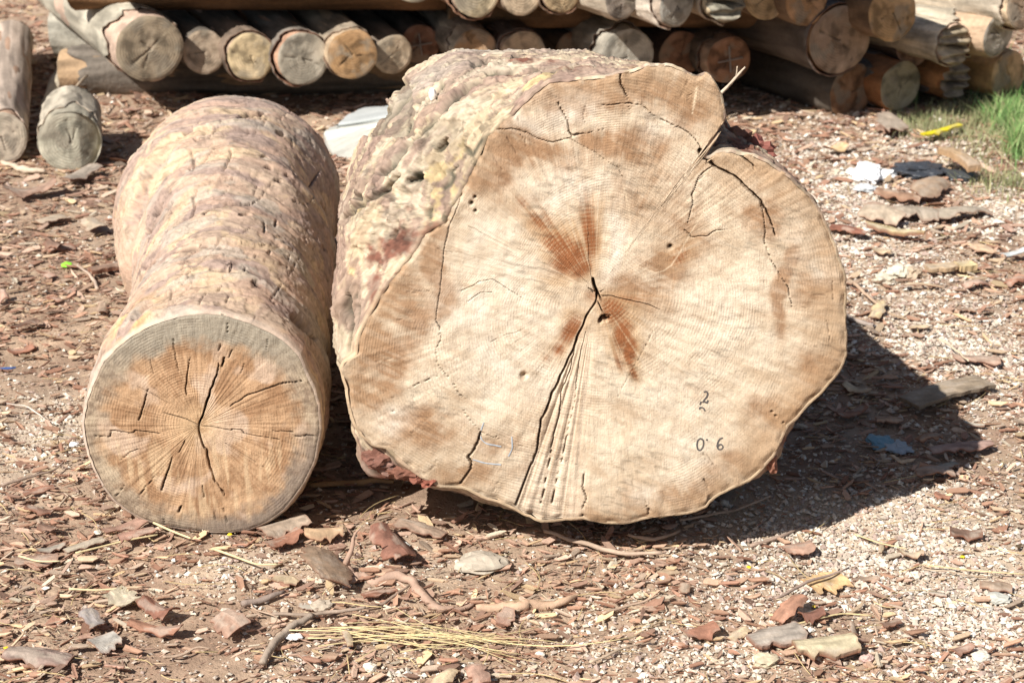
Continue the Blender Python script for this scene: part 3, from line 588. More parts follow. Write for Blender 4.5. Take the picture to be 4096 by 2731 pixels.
qa = surf_q(Aa, Ym, 16, 6, 91., .7); crk = np.exp(-(perlin(qa) / .022) ** 2) * ss(.15, .4, perlin(qa * .6 + 40)); hole = ss(.5, .62, perlin(surf_q(Aa, Ym, 30, 34, 95.))) * ss(.1, .4, perlin(surf_q(Aa, Ym, 5, 5, 99.)))
fade = ss(3.144, 3.18, Ym)
fold = perlin(surf_q(Aa, Ym, 4, 20, 101., .6))
grain = fbm(surf_q(Aa, Ym, 10, 60, 107., 1.), 4)
D = fade * (.011 * perlin(Pw * 4.5 + 3) + .006 * perlin(Pw * 10 + 8) + .0008 * fbm(Pw * 60, 3) + (H - H.mean()) - .003 * crk - .008 * hole + .0045 * fold + .0011 * grain) + .0015 * (1 - fade)
D += .020 * np.exp(-(((Pw[:, 0] + .60) / .13) ** 2 + ((Pw[:, 1] - 3.98) / .09) ** 2)) * (Pw[:, 2] > .3)
D -= .03 * np.exp(-((Pw[:, 0] + .90 - (Pw[:, 1] - 4.0) * .45) / .035) ** 2) * np.exp(-((Pw[:, 1] - 4.0) / .13) ** 2)
def z5b(x, y): return ((300 + x * .5422) / 1.7415, (350 + y * .5422) / 1.7415)
seams = [([z5b(600,920), z5b(615,880), z5b(640,850)], 12, .03), ([z5b(690,890), z5b(730,860)], 8, .02), ([z5b(445,900), z5b(450,940), z5b(460,985)], 8, .02), ([z5b(950,940), z5b(1000,900), z5b(1080,872), z5b(1200,856), z5b(1290,848), z5b(1330,830)], 5, .012),
 ([z5b(1100,640), z5b(1140,570), z5b(1155,510), z5b(1140,450)], 3.5, .008), ([z5b(845,450), z5b(875,520), z5b(882,600), z5b(865,660)], 3.5, .008), ([z5b(860,960), z5b(888,880), z5b(875,820), z5b(905,770)], 4, .008), ([z5b(535,1060), z5b(560,1050)], 8, .02),
 ([z5b(1210,225), z5b(1280,205), z5b(1400,200)], 9, .018), ([z5b(1500,340), z5b(1550,350)], 9, .02), ([z5b(1225,945), z5b(1290,935)], 7, .015), ([z5b(1000,1345), z5b(1110,1370), z5b(1190,1390)], 5, .01), ([z5b(480,1330), z5b(700,1230), z5b(900,1190), z5b(1100,1190)], 3.5, .006),
 ([z5b(1735,720), z5b(1800,620)], 4, .01), ([(676,726),(700,745),(730,776)], 11, .025), ([z5b(800,310), z5b(850,290)], 6, .015), ([z5b(880,370), z5b(910,380)], 6, .015), ([z5b(1480,1010), z5b(1500,950)], 3.5, .008), ([z5b(1400,1060), z5b(1405,990)], 3.5, .008), ([z5b(1370,545), z5b(1410,540)], 6, .012),
 ([z5b(1820,850), z5b(1880,930)], 7, .02), ([z5b(700,1560), z5b(720,1480)], 3, .006), ([z5b(1060,1480), z5b(1090,1450)], 3, .006), ([z5b(1420,1240), z5b(1440,1220)], 5, .01), ([z5b(1145,1370), z5b(1145,1330)], 4, .01), ([z5b(1240,1370), z5b(1255,1345)], 4, .01),
 ([(310,735),(340,712),(352,700)], 9, .015), ([(560,770),(590,720)], 2.5, .004), ([(620,690),(650,650)], 2.5, .004), ([(455,700),(475,665)], 2.5, .004), ([(520,690),(535,660)], 2.5, .004)]
for k in range(20):
    X, Y = rs.uniform(330, 740), rs.uniform(260, 700); a = rs.normal(1.1, .35); l_ = rs.uniform(16, 62); seams.append(([(X, Y), (X + math.cos(a) * l_ * .5 + rs.normal(0, 3), Y - math.sin(a) * l_ * .5), (X + math.cos(a) * l_, Y - math.sin(a) * l_)], 1.7, .004))
pp = to_photo(Pw); vis = np.sin(Tm) > -.3
cr_, dp_ = seg_field(pp + 2.5 * np.stack([perlin(Pw * 50), perlin(Pw * 50 + 9)], -1), [([np.array(q) for q in a], w * .6, d) for a, w, d in seams], 1)
cr_ *= vis; dp_ *= vis; crk = np.maximum(crk * .6, cr_ * .95); D = D - fade * dp_
D = np.where(Ym < 3.1406, -.003, D)
Rd = Rm + D
Pn = np.stack([CL[0] + Rd * np.cos(Tm), Ym, CL[1] + Rd * np.sin(Tm)], -1); Pn[:, 2] = np.maximum(Pn[:, 2], .004)
pal2 = np.array([(0.46,0.35,0.26),(0.33,0.25,0.215),(0.52,0.40,0.28),(0.46,0.355,0.28),(0.365,0.275,0.235),(0.43,0.345,0.28)])
bc = pal2[lay.astype(int)] * .5 + np.array((.52,.385,.285)) * .5
bc = mixc(bc, (0.57, 0.435, 0.29), .7 * ss(.15, .25, fbm(surf_q(Aa, Ym, 4, 8, 121., .5), 5)))
bc = mixc(bc, (0.335, 0.25, 0.225), .8 * ss(.08, .16, fbm(surf_q(Aa, Ym, 4, 9, 131., .6), 5)))
bc = mixc(bc, (0.50, 0.34, 0.26), .5 * ss(.15, .3, fbm(surf_q(Aa, Ym, 7, 12, 141., .6), 4)))
bc = mixc(bc, (0.43, 0.39, 0.34), .6 * ss(.2, .32, fbm(surf_q(Aa, Ym, 5, 9, 151.), 4)))
bc = mixc(bc, (0.66, 0.41, 0.17), np.exp(-(np.linalg.norm((Pw - at_y(310, 740, 3.2)) * np.array([1, .6, 1]), axis=1) / .05) ** 2) * ss(-.2, .2, fbm(Pw * 14, 3) + .2))
bc = mixc(bc, bc.mean(1)[:, None] * np.array([1.06, 1., .95]), .06) * np.array([1.04, .985, .91])
bc = bc * (1 - .3 * ss(.35, .6, fbm(Pw * 40 + 2, 4)))[:, None]
bc = mixc(bc * np.array([1, 1, 1.]), (0.10, 0.06, 0.045), np.clip(crk * .85 + hole, 0, 1)); bc = mixc(bc, bc * .6, edge * .55)
bc = mixc(bc, (0.55, 0.45, 0.36), .6 * ss(3.16, 3.145, Ym))
bc *= (1 + .18 * grain + .16 * fbm(Pw * 75, 2))[:, None]
nrow = len(yy); cidx = len(Pn); Pn = np.vstack([Pn, [[-.735, 4.78, .3]]]); bc = np.vstack([bc, [[.4, .3, .2]]])
j = np.arange(NB2); tri = np.stack([(nrow - 1) * NB2 + j, (nrow - 1) * NB2 + (j + 1) % NB2, np.full(NB2, cidx)], -1)
mesh("bark", Pn, [grid_faces(nrow, NB2), tri], bc, M_BARK, left_root, rl2)

# ================================================================== STACKED LOGS
GREY, TAN, ORG, BRN, DRK, PALE, GRN = (.36,.31,.24), (.50,.38,.24), (.46,.27,.13), (.36,.23,.14), (.25,.15,.09), (.56,.47,.34), (.33,.29,.20)
def stack_log(X, Y, dP, y, yaw, length, face, label, name="stacked_log", sleeve=0.05, split=0, stem=(.50,.36,.26), bark=(.30,.255,.20), loc=None, rad=None, group="logs in the stack", pitch=0.0, chalk=0, facet=0, sq=1.0, seed=None, taper=0.0, ncr=3):
    seed = seed if seed is not None else abs(int(X * 7 + Y * 13)) % 997
    R_ = np.random.RandomState(seed)
    c = np.array(loc, float) if loc is not None else at_y(X, Y, y); r = rad or dP * mpp(c) / 2 * 1.03
    root = empty(name, c, math.radians(yaw)); root.rotation_euler[0] = pitch
    tag(root, label, "log", group)
    n = (60 if group != D_ else 24); a = np.linspace(-math.pi, math.pi, n, endpoint=False)
    out = 1 + .05 * perlin(P3(np.cos(a) * 1.3 + seed, np.sin(a) * 1.3)) + .018 * perlin(P3(np.cos(a) * 5 + seed, np.sin(a) * 5)) + .008 * perlin(P3(np.cos(a) * 14 + seed, np.sin(a) * 14))
    ca, sa = np.cos(a), np.sin(a) * sq
    # cut face
    m = (17 if group != D_ else 5); tt_ = np.linspace(0, 1, m); T, A = np.meshgrid(tt_, np.arange(n), indexing='ij'); T, A = T.ravel(), A.ravel()
    x = T * r * out[A] * ca[A]; z = T * r * out[A] * sa[A]
    q = P3(x, z, seed)
    cr = np.zeros(len(x)); lines = []
    for k in range(ncr):
        t0 = R_.uniform(-math.pi, math.pi); r0, r1 = sorted(R_.uniform(0, 1, 2)); 
        if k == 0: r0, r1 = 0, .8
        lines.append(([np.array([math.cos(t0), math.sin(t0)]) * r * r0, np.array([math.cos(t0 + .1), math.sin(t0 + .1)]) * r * r1], r * .022, .004))
    if split:
        lines.append(([np.array([-r, .1 * r]), np.array([0, -.05 * r]), np.array([r * .8, -.25 * r])], r * .10, .02))
    cr, dp = seg_field(np.stack([x, z], -1) + r * .03 * np.stack([perlin(q * 30), perlin(q * 30 + 5)], -1), lines, .002)
    hh = .002 * perlin(q * 14) + .0013 * fbm(q * 60, 3) - dp
    tl = R_.uniform(-.12, .12, 2); hh += tl[0] * x + tl[1] * z
    if facet: hh = hh - np.clip(x - .25 * r, 0, 9) * facet
    if split: hh += .012 * np.sin(z / r * 14 + 3 * perlin(q * 12))
    hh = hh - .004 * ss(.9, 1, T)
    f1 = np.array(face, float)
    col = mixc(f1, f1 * .5, ss(-.2, .5, fbm(q * 20, 4)))
    col = mixc(col, (.30, .26, .20), .6 * ss(.1, .35, fbm(q * 9 + 70, 4))); col = mixc(col, np.minimum(f1 * 1.35 + .03, .8), ss(.1, .6, fbm(q * 11 + 40, 3)) * .8)
    col = mixc(col, f1 * .6, np.exp(-((T - .42) / .09) ** 2) * .45 * R_.uniform(0, 1))
    col = mixc(col, (.05, .035, .022), cr * .75)
    rim = -hh.reshape(m, n)[-1]
    mesh("cut_face", np.stack([x, -hh, z], -1), [grid_faces(m, n)[:, ::-1]], col, M_FACE3, root, attrs={"ringco": T * r + seed})
    # stem
    k = 18; sv = length * np.linspace(0, 1, k) ** 1.6; SV, A = np.meshgrid(sv, np.arange(n), indexing='ij'); SV, A = SV.ravel(), A.ravel()
    q = P3(ca[A] * 1.5, SV * 5, sa[A] * 1.5 + seed)
    rr = r * out[A] * (1 + taper * SV) + (.008 * perlin(q) + .003 * perlin(q * 4)) * ss(0, .02, SV)
    yy_ = SV.copy(); yy_[:n] = rim
    col = mixc(stem, np.array(stem) * .6, ss(-.3, .5, fbm(q * 1.5, 3)))
    sidx = k * n; Vs = np.vstack([np.stack([rr * ca[A], yy_, rr * sa[A]], -1), [[0, length, 0]]])
    j = np.arange(n); tri = np.stack([(k - 1) * n + j, (k - 1) * n + (j + 1) % n, np.full(n, sidx)], -1)
    if group in (A_, C_): bark = tuple(.72 * b__ for b__ in bark) if X < 2150 and X > 400 else bark  # shade of the stack gaps put into the bark colour of the middle logs
    if sleeve is None:
        col = mixc(bark, np.array(bark) * .6, ss(-.3, .5, fbm(q * 1.5, 3)))
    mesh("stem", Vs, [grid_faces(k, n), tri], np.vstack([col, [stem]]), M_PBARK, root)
    if sleeve is not None:
        # bark sleeve with a torn front edge and visible thickness
        front = sleeve * (1 + 1.1 * perlin(P3(ca * 1.6 + seed, sa * 1.6, 5)) + .35 * perlin(P3(ca * 7 + seed, sa * 7, 5)))
        front = np.maximum(front, .004)
        lift = r * (.055 + .06 * np.maximum(0, perlin(P3(ca * 1.2 + seed, sa * 1.2, 9))))
        k = 14; u = np.linspace(0, 1, k) ** 1.7; U, A = np.meshgrid(u, np.arange(n), indexing='ij'); U, A = U.ravel(), A.ravel()
        SV = front[A] + U * (length - .02 - front[A]); q = P3(ca[A] * 1.6, SV * 4, sa[A] * 1.6 + seed)
        gap = .012 * ss(.10, .0, SV - front[A]) * (ca[A] * -.4 + .7) * R_.uniform(.2, 1.2)
        ro = (r * out[A]) * (1 + taper * SV) + lift[A] * .6 + gap + .008 * perlin(q) + .004 * fbm(q * 5, 2)
        ri = ro - .006
        col = mixc(bark, np.array(bark) * .55, ss(-.4, .5, fbm(q * 2, 3))); col = mixc(col, np.array(bark) * 1.5, ss(.2, .6, fbm(q * 1.2 + 33, 3)) * .7)
        Vo = np.stack([ro * ca[A], SV, ro * sa[A]], -1); Vi = np.stack([ri * ca[A], SV, ri * sa[A]], -1)[:n * 6]
        no = len(Vo); fo = grid_faces(k, n); fi = grid_faces(6, n)[:, ::-1] + no; j = np.arange(n); jn = (j + 1) % n
        rimf = np.stack([no + j, no + jn, jn, j], -1)
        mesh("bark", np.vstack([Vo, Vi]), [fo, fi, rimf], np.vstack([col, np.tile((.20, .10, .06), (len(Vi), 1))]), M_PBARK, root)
    if chalk:
        for ang in (.12, 1.69):
            d = np.array([math.cos(ang), math.sin(ang)]); e = np.array([-d[1], d[0]]) * .0018
            L0, L1 = -d * r * .55, d * r * .6
            pts = [L0 - e, L1 - e, L1 + e, L0 + e]; V = np.array([[q[0], yq, q[1]] for yq in (-.010, -.003) for q in pts])
            mesh("chalk_mark", V, [np.array([[3, 2, 1, 0], [0, 1, 5, 4], [1, 2, 6, 5], [2, 3, 7, 6], [3, 0, 4, 7]])], np.tile((.33, .30, .27), (8, 1)), M_INK, root, smooth=False)
    return root
A_ = "logs laid side by side on the cross log"
B_ = "logs with cut ends in the upper layer of the stack"
C_ = "jumbled logs at the right end of the stack"
D_ = "logs of the layer above the picture"
SL = stack_log
SL(345,112,150,6.42,26,1.6,(.40,.32,.22),"thickest log of the left row, grey cracked end with a loose bark sleeve", sleeve=.15, stem=(.58,.42,.32), bark=(.42,.38,.30), group=A_, ncr=6)
SL(470,120,98,6.55,24,2.2,(.36,.28,.20),"half shaded grey brown log right of the thickest log in the left row", sleeve=None, bark=(.20,.17,.14), group=A_)
SL(577,130,106,6.48,22,2.2,(.54,.42,.25),"log with pale yellow brown end and dark peeling bark rim, third in the left row", sleeve=.012, bark=(.26,.19,.14), group=A_)
SL(697,135,118,6.45,20,2.2,(.40,.35,.27),"log with rough grey end and a pink bark rim, fourth in the left row", sleeve=.03, stem=(.55,.33,.22), bark=(.27,.23,.19), group=A_)
SL(810,125,113,6.47,19,2.2,(.42,.25,.12),"log with orange brown ringed end and saw grooves, fifth in the left row", sleeve=.05, stem=(.48,.36,.24), bark=(.42,.34,.25), group=A_)
SL(903,125,90,6.58,18,2.2,(.44,.34,.23),"thin tan log with a smooth scooped end, sixth in the left row", sleeve=None, bark=(.33,.26,.20), group=A_)
SL(965,102,88,6.75,16,2.2,(.25,.13,.08),"dark log with a chalk cross, set back right of the thin tan log", sleeve=None, bark=(.18,.14,.11), chalk=1, group=A_)
SL(1092,118,100,6.5,15,2.0,(.42,.26,.14),"log with a brown end and pale split bark, above the large log's left shoulder", sleeve=.12, stem=(.50,.42,.32), bark=(.40,.33,.26), group=A_)
SL(1203,122,100,6.5,15,2.0,(.48,.36,.24),"log with a pale end mostly hidden behind the top of the large log", sleeve=.03, bark=(.22,.17,.14), group=A_)
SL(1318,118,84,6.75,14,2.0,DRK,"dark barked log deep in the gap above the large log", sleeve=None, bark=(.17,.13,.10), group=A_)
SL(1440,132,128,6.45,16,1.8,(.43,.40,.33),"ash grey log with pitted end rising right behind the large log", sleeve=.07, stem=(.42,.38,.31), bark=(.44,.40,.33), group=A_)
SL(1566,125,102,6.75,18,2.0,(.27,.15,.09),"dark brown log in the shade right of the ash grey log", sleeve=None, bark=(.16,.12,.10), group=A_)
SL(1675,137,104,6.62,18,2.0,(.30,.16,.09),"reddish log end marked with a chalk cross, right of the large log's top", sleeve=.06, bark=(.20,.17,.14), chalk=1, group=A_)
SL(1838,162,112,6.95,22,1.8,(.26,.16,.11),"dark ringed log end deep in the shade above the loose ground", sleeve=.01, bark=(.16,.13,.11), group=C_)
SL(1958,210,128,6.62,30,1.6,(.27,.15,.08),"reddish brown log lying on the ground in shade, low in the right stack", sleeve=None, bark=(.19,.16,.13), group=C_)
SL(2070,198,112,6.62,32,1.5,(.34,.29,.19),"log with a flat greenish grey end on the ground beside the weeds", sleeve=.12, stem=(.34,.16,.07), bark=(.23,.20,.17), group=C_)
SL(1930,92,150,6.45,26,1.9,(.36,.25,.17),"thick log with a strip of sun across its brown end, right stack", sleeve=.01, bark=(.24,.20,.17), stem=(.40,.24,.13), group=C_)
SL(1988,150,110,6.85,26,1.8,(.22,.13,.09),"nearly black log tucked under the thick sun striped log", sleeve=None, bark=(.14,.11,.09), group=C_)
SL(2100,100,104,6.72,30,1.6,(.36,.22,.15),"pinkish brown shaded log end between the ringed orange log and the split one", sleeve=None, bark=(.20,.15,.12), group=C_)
SL(2193,103,92,6.5,32,1.3,(.38,.31,.21),"pale log with a rough split end and a lip of cream bark", sleeve=.01, bark=(.55,.47,.35), split=1, group=C_)
SL(2196,186,84,6.68,34,1.2,(.30,.23,.17),"splintered log end with orange bare wood behind it, low at right", sleeve=.2, stem=(.50,.24,.10), bark=(.25,.20,.17), split=1, group=C_)
SL(2318,172,108,6.75,38,1.2,(.50,.32,.16),"bright orange stripped log half hidden by the green grass", sleeve=.22, stem=(.62,.38,.17), bark=(.42,.35,.28), group=C_)
SL(2296,78,104,6.55,36,1.4,(.38,.34,.28),"grey ended log with ragged pale bark torn back, upper right of the stack", sleeve=.16, stem=(.56,.40,.27), bark=(.46,.40,.31), group=C_)
SL(2350,18,96,6.5,38,1.3,(.34,.24,.16),"log with cream bark cut off by the top right corner of the view", sleeve=.03, stem=(.56,.42,.28), bark=(.52,.44,.34), group=C_)
SL(2052,30,130,6.38,26,1.9,(.50,.31,.15),"orange log end with a dark centre ring, high in the right stack", sleeve=None, bark=(.32,.21,.13), group=C_)
SL(2118,15,104,6.85,26,1.6,(.26,.17,.11),"dull brown log set back behind the ringed orange log", sleeve=None, bark=(.18,.15,.12), group=C_)
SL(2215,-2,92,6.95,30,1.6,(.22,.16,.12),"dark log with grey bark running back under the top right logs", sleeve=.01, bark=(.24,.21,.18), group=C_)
SL(1855,2,112,6.4,24,1.9,(.42,.24,.12),"warm brown log end right of the yellowish one, cut by the top of the view", sleeve=None, bark=(.25,.17,.11), group=B_)
SL(1762,-8,104,6.42,23,1.9,(.45,.32,.18),"yellowish log end left of the warm brown one, cut by the top of the view", sleeve=None, bark=(.25,.18,.12), group=B_)
SL(955,-52,116,6.3,18,1.9,(.50,.44,.32),"log of which only the pale lower rim shows, first in the upper row", sleeve=None, bark=(.33,.27,.2), group=B_)
SL(1095,-18,112,6.3,18,1.9,(.52,.42,.27),"pale tan log end with a crumbling lower edge, second in the upper row", sleeve=.02, bark=(.34,.20,.13), group=B_)
SL(1200,-14,98,6.35,19,1.9,(.52,.40,.27),"smooth tan log end with a thin dark rim, third in the upper row", sleeve=None, bark=(.28,.21,.15), group=B_)
SL(1292,-16,90,6.38,19,1.9,(.50,.37,.22),"tan log end with a slanting shadow, fourth in the upper row", sleeve=.01, bark=(.28,.21,.15), group=B_)
SL(1432,-4,96,6.3,30,1.7,(.32,.27,.22),"log with a dark striped end and pale bare side, fifth in the upper row", sleeve=None, bark=(.52,.44,.34), group=B_)
SL(1556,14,94,6.26,34,1.6,(.37,.35,.30),"log with a fibrous grey end and chalky side, lowest of the upper row", sleeve=.03, stem=(.52,.42,.33), bark=(.50,.43,.35), group=B_)
SL(1670,2,96,6.3,28,1.6,(.34,.31,.24),"log with splintered dangling fibres at its grey end", sleeve=.03, stem=(.55,.45,.30), bark=(.50,.42,.32), split=1, group=B_)
# ground logs at the left
SL(14,326,104,5.92,14,1.7,(.42,.35,.27),"long slim log lying on the ground at the left edge, flaky bark", sleeve=.03, stem=(.40,.26,.18), bark=(.44,.35,.28), group="logs lying on the ground at the left", loc=(*gnd(10, 374)[:2], .094), rad=.090)
SL(172,330,140,5.9,13,.40,(.42,.39,.30),"short thick grey log on the ground with a chipped, half shaded end", sleeve=.10, stem=(.38,.34,.26), bark=(.47,.41,.32), group="logs lying on the ground at the left", loc=(*gnd(170, 398)[:2], .112), rad=.108, facet=.55)
# lying crosswise
def cross_log(X0, X1, Y, y, rad, z, face, bark, label, stem=(.5, .38, .25), sleeve=.02, dz=0.0, grp="logs laid crosswise in the stack"):
    a, b_ = at_y(X0, Y, y), at_y(X1, Y, y); L = b_[0] - a[0]
    return SL(X0, Y, 0, y, -90, L, face, label, loc=(a[0], y, z), rad=rad, bark=bark, stem=stem, sleeve=sleeve, group=grp, pitch=dz)
cross_log(148, 1500, 168, 6.98, .090, .088, (.40, .32, .22), (.19, .16, .13), "grey cross log on the ground carrying the left row, orange bare patch at its end", stem=(.44,.30,.18), sleeve=.08)
cross_log(130, 480, 62, 7.62, .120, .118, (.42,.38,.30), (.43,.40,.33), "short pale grey log lying crosswise behind the thickest log", sleeve=None)
o = cross_log(195, 1030, 0, 6.95, .085, .470, (.3,.2,.12), (.23,.125,.062), "dark reddish beam log lying across the top of the left row", sleeve=None)
o.rotation_euler = (0, math.radians(1.6), math.radians(-90)); o.location = (o.location.x, 6.74, .475)
cross_log(1030, 1800, 0, 6.80, .085, .395, (.3,.2,.12), (.22,.13,.07), "dark beam log under the upper row of ends", sleeve=None)
SL(210,-2,52,8.6,4,.5,(.42,.30,.18),"small grey stub of log standing out at the top left, behind the cross logs", sleeve=None, bark=(.34,.31,.25), loc=(*gnd(215, 24)[:2], .07), rad=.065, group="logs lying on the ground at the left")
# layer above the picture: part of the stack, it shades what lies below
for k, x in enumerate(np.linspace(-1.47, 0.35, 10)):
    SL(0, 0, 0, 0, 20, 1.7, TAN, "log in the layer above the left row, over the top edge of the view", loc=(x, 6.37 + .04 * math.sin(k * 2.3), .665), rad=.10, sleeve=None, group=D_, seed=k + 50)
for k, x in enumerate(np.linspace(0.55, 1.15, 4)):
    SL(0, 0, 0, 0, 22, 1.8, TAN, "log in the layer above the right stack, over the top edge of the view", loc=(x, 6.12 + .08 * math.sin(k * 1.7), .70 + .02 * math.sin(k * 3)), rad=.095, sleeve=None, group=D_, seed=k + 80)
for k, x in enumerate(np.linspace(0.75, 1.2, 3)):
    SL(0, 0, 0, 0, 22, 1.8, TAN, "log in the topmost layer of the stack, above the view", loc=(x, 6.00 + .07 * math.sin(k * 2.1), .90), rad=.10, sleeve=None, group=D_, seed=k + 120)

# ================================================================== STONE BLOCK
def hull(name, pts, col, mat, label, cat, bev=.01):
    bm = bmesh.new(); vs = [bm.verts.new(tuple(q)) for q in pts]; bmesh.ops.convex_hull(bm, input=vs)
    for v in [v for v in bm.verts if not v.link_faces]: bm.verts.remove(v)
    bmesh.ops.dissolve_limit(bm, angle_limit=.12, verts=bm.verts, edges=bm.edges)
    bmesh.ops.bevel(bm, geom=list(bm.edges), offset=bev, segments=2, profile=.6, affect='EDGES')
    bmesh.ops.triangulate(bm, faces=bm.faces); bmesh.ops.subdivide_edges(bm, edges=bm.edges, cuts=2, use_grid_fill=True); bmesh.ops.triangulate(bm, faces=bm.faces)
    v = np.array([x.co[:] for x in bm.verts]); bm.verts.index_update(); f = np.array([[x.index for x in g.verts] for g in bm.faces]); bm.free()
    v = v + .004 * np.stack([perlin(v * 22), perlin(v * 22 + 5), perlin(v * 22 + 9)], -1)
    c = np.array(col) * (1 + .2 * fbm(v * 9, 3))[:, None]
    return tag(mesh(name, v, [f], c, mat, smooth=False, loc=tuple(v.mean(0) * np.array([1, 1, 0]))), label, cat)
hull("stone_block", [gnd(748, 345), gnd(772, 369), gnd(900, 372), gnd(900, 372) + [0, .3, 0], gnd(748, 345) + [0, .3, 0],
     at_y(742, 302, 5.98), at_y(900, 276, 5.92), at_y(900, 270, 6.3), at_y(756, 290, 6.25), at_y(748, 322, 5.95)], (.52, .52, .47), M_STONE, "pale grey broken stone slab block in the gap between the two big logs", "stone", .012)
hull("stone_slab", [at_y(775, 283, 6.12), at_y(905, 262, 6.12), at_y(905, 240, 6.5), at_y(835, 246, 6.5), at_y(800, 262, 6.3), at_y(775, 290, 6.12) , at_y(905, 275, 6.12), at_y(905, 262, 6.5), at_y(800, 280, 6.4)], (.47, .49, .48), M_STONE, "shaded bluish grey slab lying on top of the pale stone block", "stone", .008)

# ================================================================== LITTER STUFF
BODY = [(-.63, 3.12, 3.9, .20), ]
def keep_out(x, y):
    big = (y > 3.25) & (y < 4.6) & (np.abs(x - .1) < .33)
    lf = (y > 3.17) & (y < 4.75) & (np.abs(x + .66) < .15)
    return big | lf
def scatter(n, y0, y1, dens, R_, pw=1.3):
    out = []
    tot = 0
    while tot < n:
        m = n * 3
        y = y0 + (y1 - y0) * R_.rand(m) ** pw; hw = 0.36 * y + 0.30
        x = R_.uniform(-1, 1, m) * hw
        k = (R_.rand(m) < dens(x, y)) & ~keep_out(x, y)
        out.append(np.stack([x[k], y[k]], -1)); tot += k.sum()
    return np.vstack(out)[:n]
CP = np.array([(.330,.200,.145),(.260,.145,.105),(.390,.265,.200),(.440,.335,.245),(.370,.290,.235),(.220,.140,.110),(.520,.395,.260),(.46,.40,.33),(.35,.235,.185),(.31,.18,.135),(.44,.31,.25)])
CW = np.array([.17,.13,.15,.09,.10,.07,.06,.05,.10,.08,.10]); CW /= CW.sum()
def chips(name, n, lmin, lmax, dens, seed, y0, y1, label, pw=1.3, zr=.010, far_grow=.5, asp=(.22, .6), tilt=.22):
    R_ = np.random.RandomState(seed); c = scatter(n, y0, y1, dens, R_, pw)
    L = lmin + (lmax - lmin) * R_.rand(n) ** 2.3; L *= 1 + far_grow * np.clip((c[:, 1] - 3.2) / 3, 0, 1); Wd = L * R_.uniform(asp[0], asp[1], n)
    ang6 = np.array([0, 50, 130, 180, 230, 310]) * math.pi / 180
    a = ang6[None] + R_.uniform(-.35, .35, (n, 6)); rr = R_.uniform(.75, 1.15, (n, 6))
    px = np.cos(a) * rr * L[:, None] / 2; py = np.sin(a) * rr * Wd[:, None] / 2
    bend = R_.uniform(-1, 1.5, n) * .35 / Wd; bl_ = R_.normal(0, .5, n) / L
    pz = bend[:, None] * py ** 2 + bl_[:, None] * px ** 2 * .5
    th_ = np.clip(L * .07, .0009, .003)
    top = np.stack([px, py, pz + th_[:, None]], -1); bot = np.stack([px * .96, py * .92, pz], -1)
    v = np.concatenate([top, bot], 1)
    yaw = R_.normal(.05, .65, n); tx, ty = R_.normal(0, tilt, n), R_.normal(0, tilt, n)
    v[..., 2] += v[..., 0] * tx[:, None] + v[..., 1] * ty[:, None]
    cy_, sy_ = np.cos(yaw)[:, None], np.sin(yaw)[:, None]
    X = v[..., 0] * cy_ - v[..., 1] * sy_; Y = v[..., 0] * sy_ + v[..., 1] * cy_
    z0 = gh(c[:, 0], c[:, 1]) + R_.rand(n) ** 1.7 * zr
    V = np.stack([X + c[:, 0:1], Y + c[:, 1:2], v[..., 2] + z0[:, None]], -1).reshape(-1, 3)
    ci = R_.choice(len(CP), n, p=CW); cc = CP[ci] * R_.uniform(.72, 1.35, n)[:, None] * np.array([1.08, 1.05, .96])
    col = np.repeat(cc[:, None], 12, 1); col[:, 6:] *= np.array([.75, .6, .55])
    b0 = np.arange(n)[:, None] * 12
    q = [b0 + np.array([0, 1, 2, 3]), b0 + np.array([3, 4, 5, 0])]
    for i in range(6): q.append(b0 + np.array([6 + i, 6 + (i + 1) % 6, (i + 1) % 6, i]))
    return tag(mesh(name, V, [np.vstack(q)], col.reshape(-1, 3), M_CHIP, smooth=False), label, kind='stuff')
def octs(name, n, smin, smax, dens, seed, y0, y1, pal, elong, mat, label, pw=1.3, zr=.004, far_grow=.5, p=2.5):
    R_ = np.random.RandomState(seed); c = scatter(n, y0, y1, dens, R_, pw)
    s = (smin + (smax - smin) * R_.rand(n) ** p) * (1 + far_grow * np.clip((c[:, 1] - 3.2) / 3, 0, 1))
    o = np.array([[1, 0, 0], [0, 1, 0], [-1, 0, 0], [0, -1, 0], [0, 0, 1], [0, 0, -1]], float)
    v = o[None] * R_.uniform(.7, 1.2, (n, 6, 1)) + R_.normal(0, .14, (n, 6, 3))
    el = R_.uniform(elong[0], elong[1], n)
    v[..., 0] *= (s * el / 2)[:, None]; v[..., 1] *= (s / 2)[:, None]; v[..., 2] *= (s * R_.uniform(.3, .45, n))[:, None]
    yaw = R_.uniform(0, 6.3, n); cy_, sy_ = np.cos(yaw)[:, None], np.sin(yaw)[:, None]
    v[..., 2] += v[..., 0] * R_.normal(0, .18, n)[:, None]
    X = v[..., 0] * cy_ - v[..., 1] * sy_; Y = v[..., 0] * sy_ + v[..., 1] * cy_
    z0 = gh(c[:, 0], c[:, 1]) + R_.rand(n) * zr + s * .12
    V = np.stack([X + c[:, 0:1], Y + c[:, 1:2], v[..., 2] + z0[:, None]], -1).reshape(-1, 3)
    pal = np.array(pal); cc = pal[R_.randint(len(pal), size=n)] * R_.uniform(.8, 1.15, n)[:, None]
    b0 = np.arange(n)[:, None] * 6
    f = [b0 + np.array(t_) for t_ in ([0, 1, 4], [1, 2, 4], [2, 3, 4], [3, 0, 4], [1, 0, 5], [2, 1, 5], [3, 2, 5], [0, 3, 5])]
    return tag(mesh(name, V, [np.vstack(f)], np.repeat(cc, 6, 0), mat, smooth=False), label, kind='stuff')
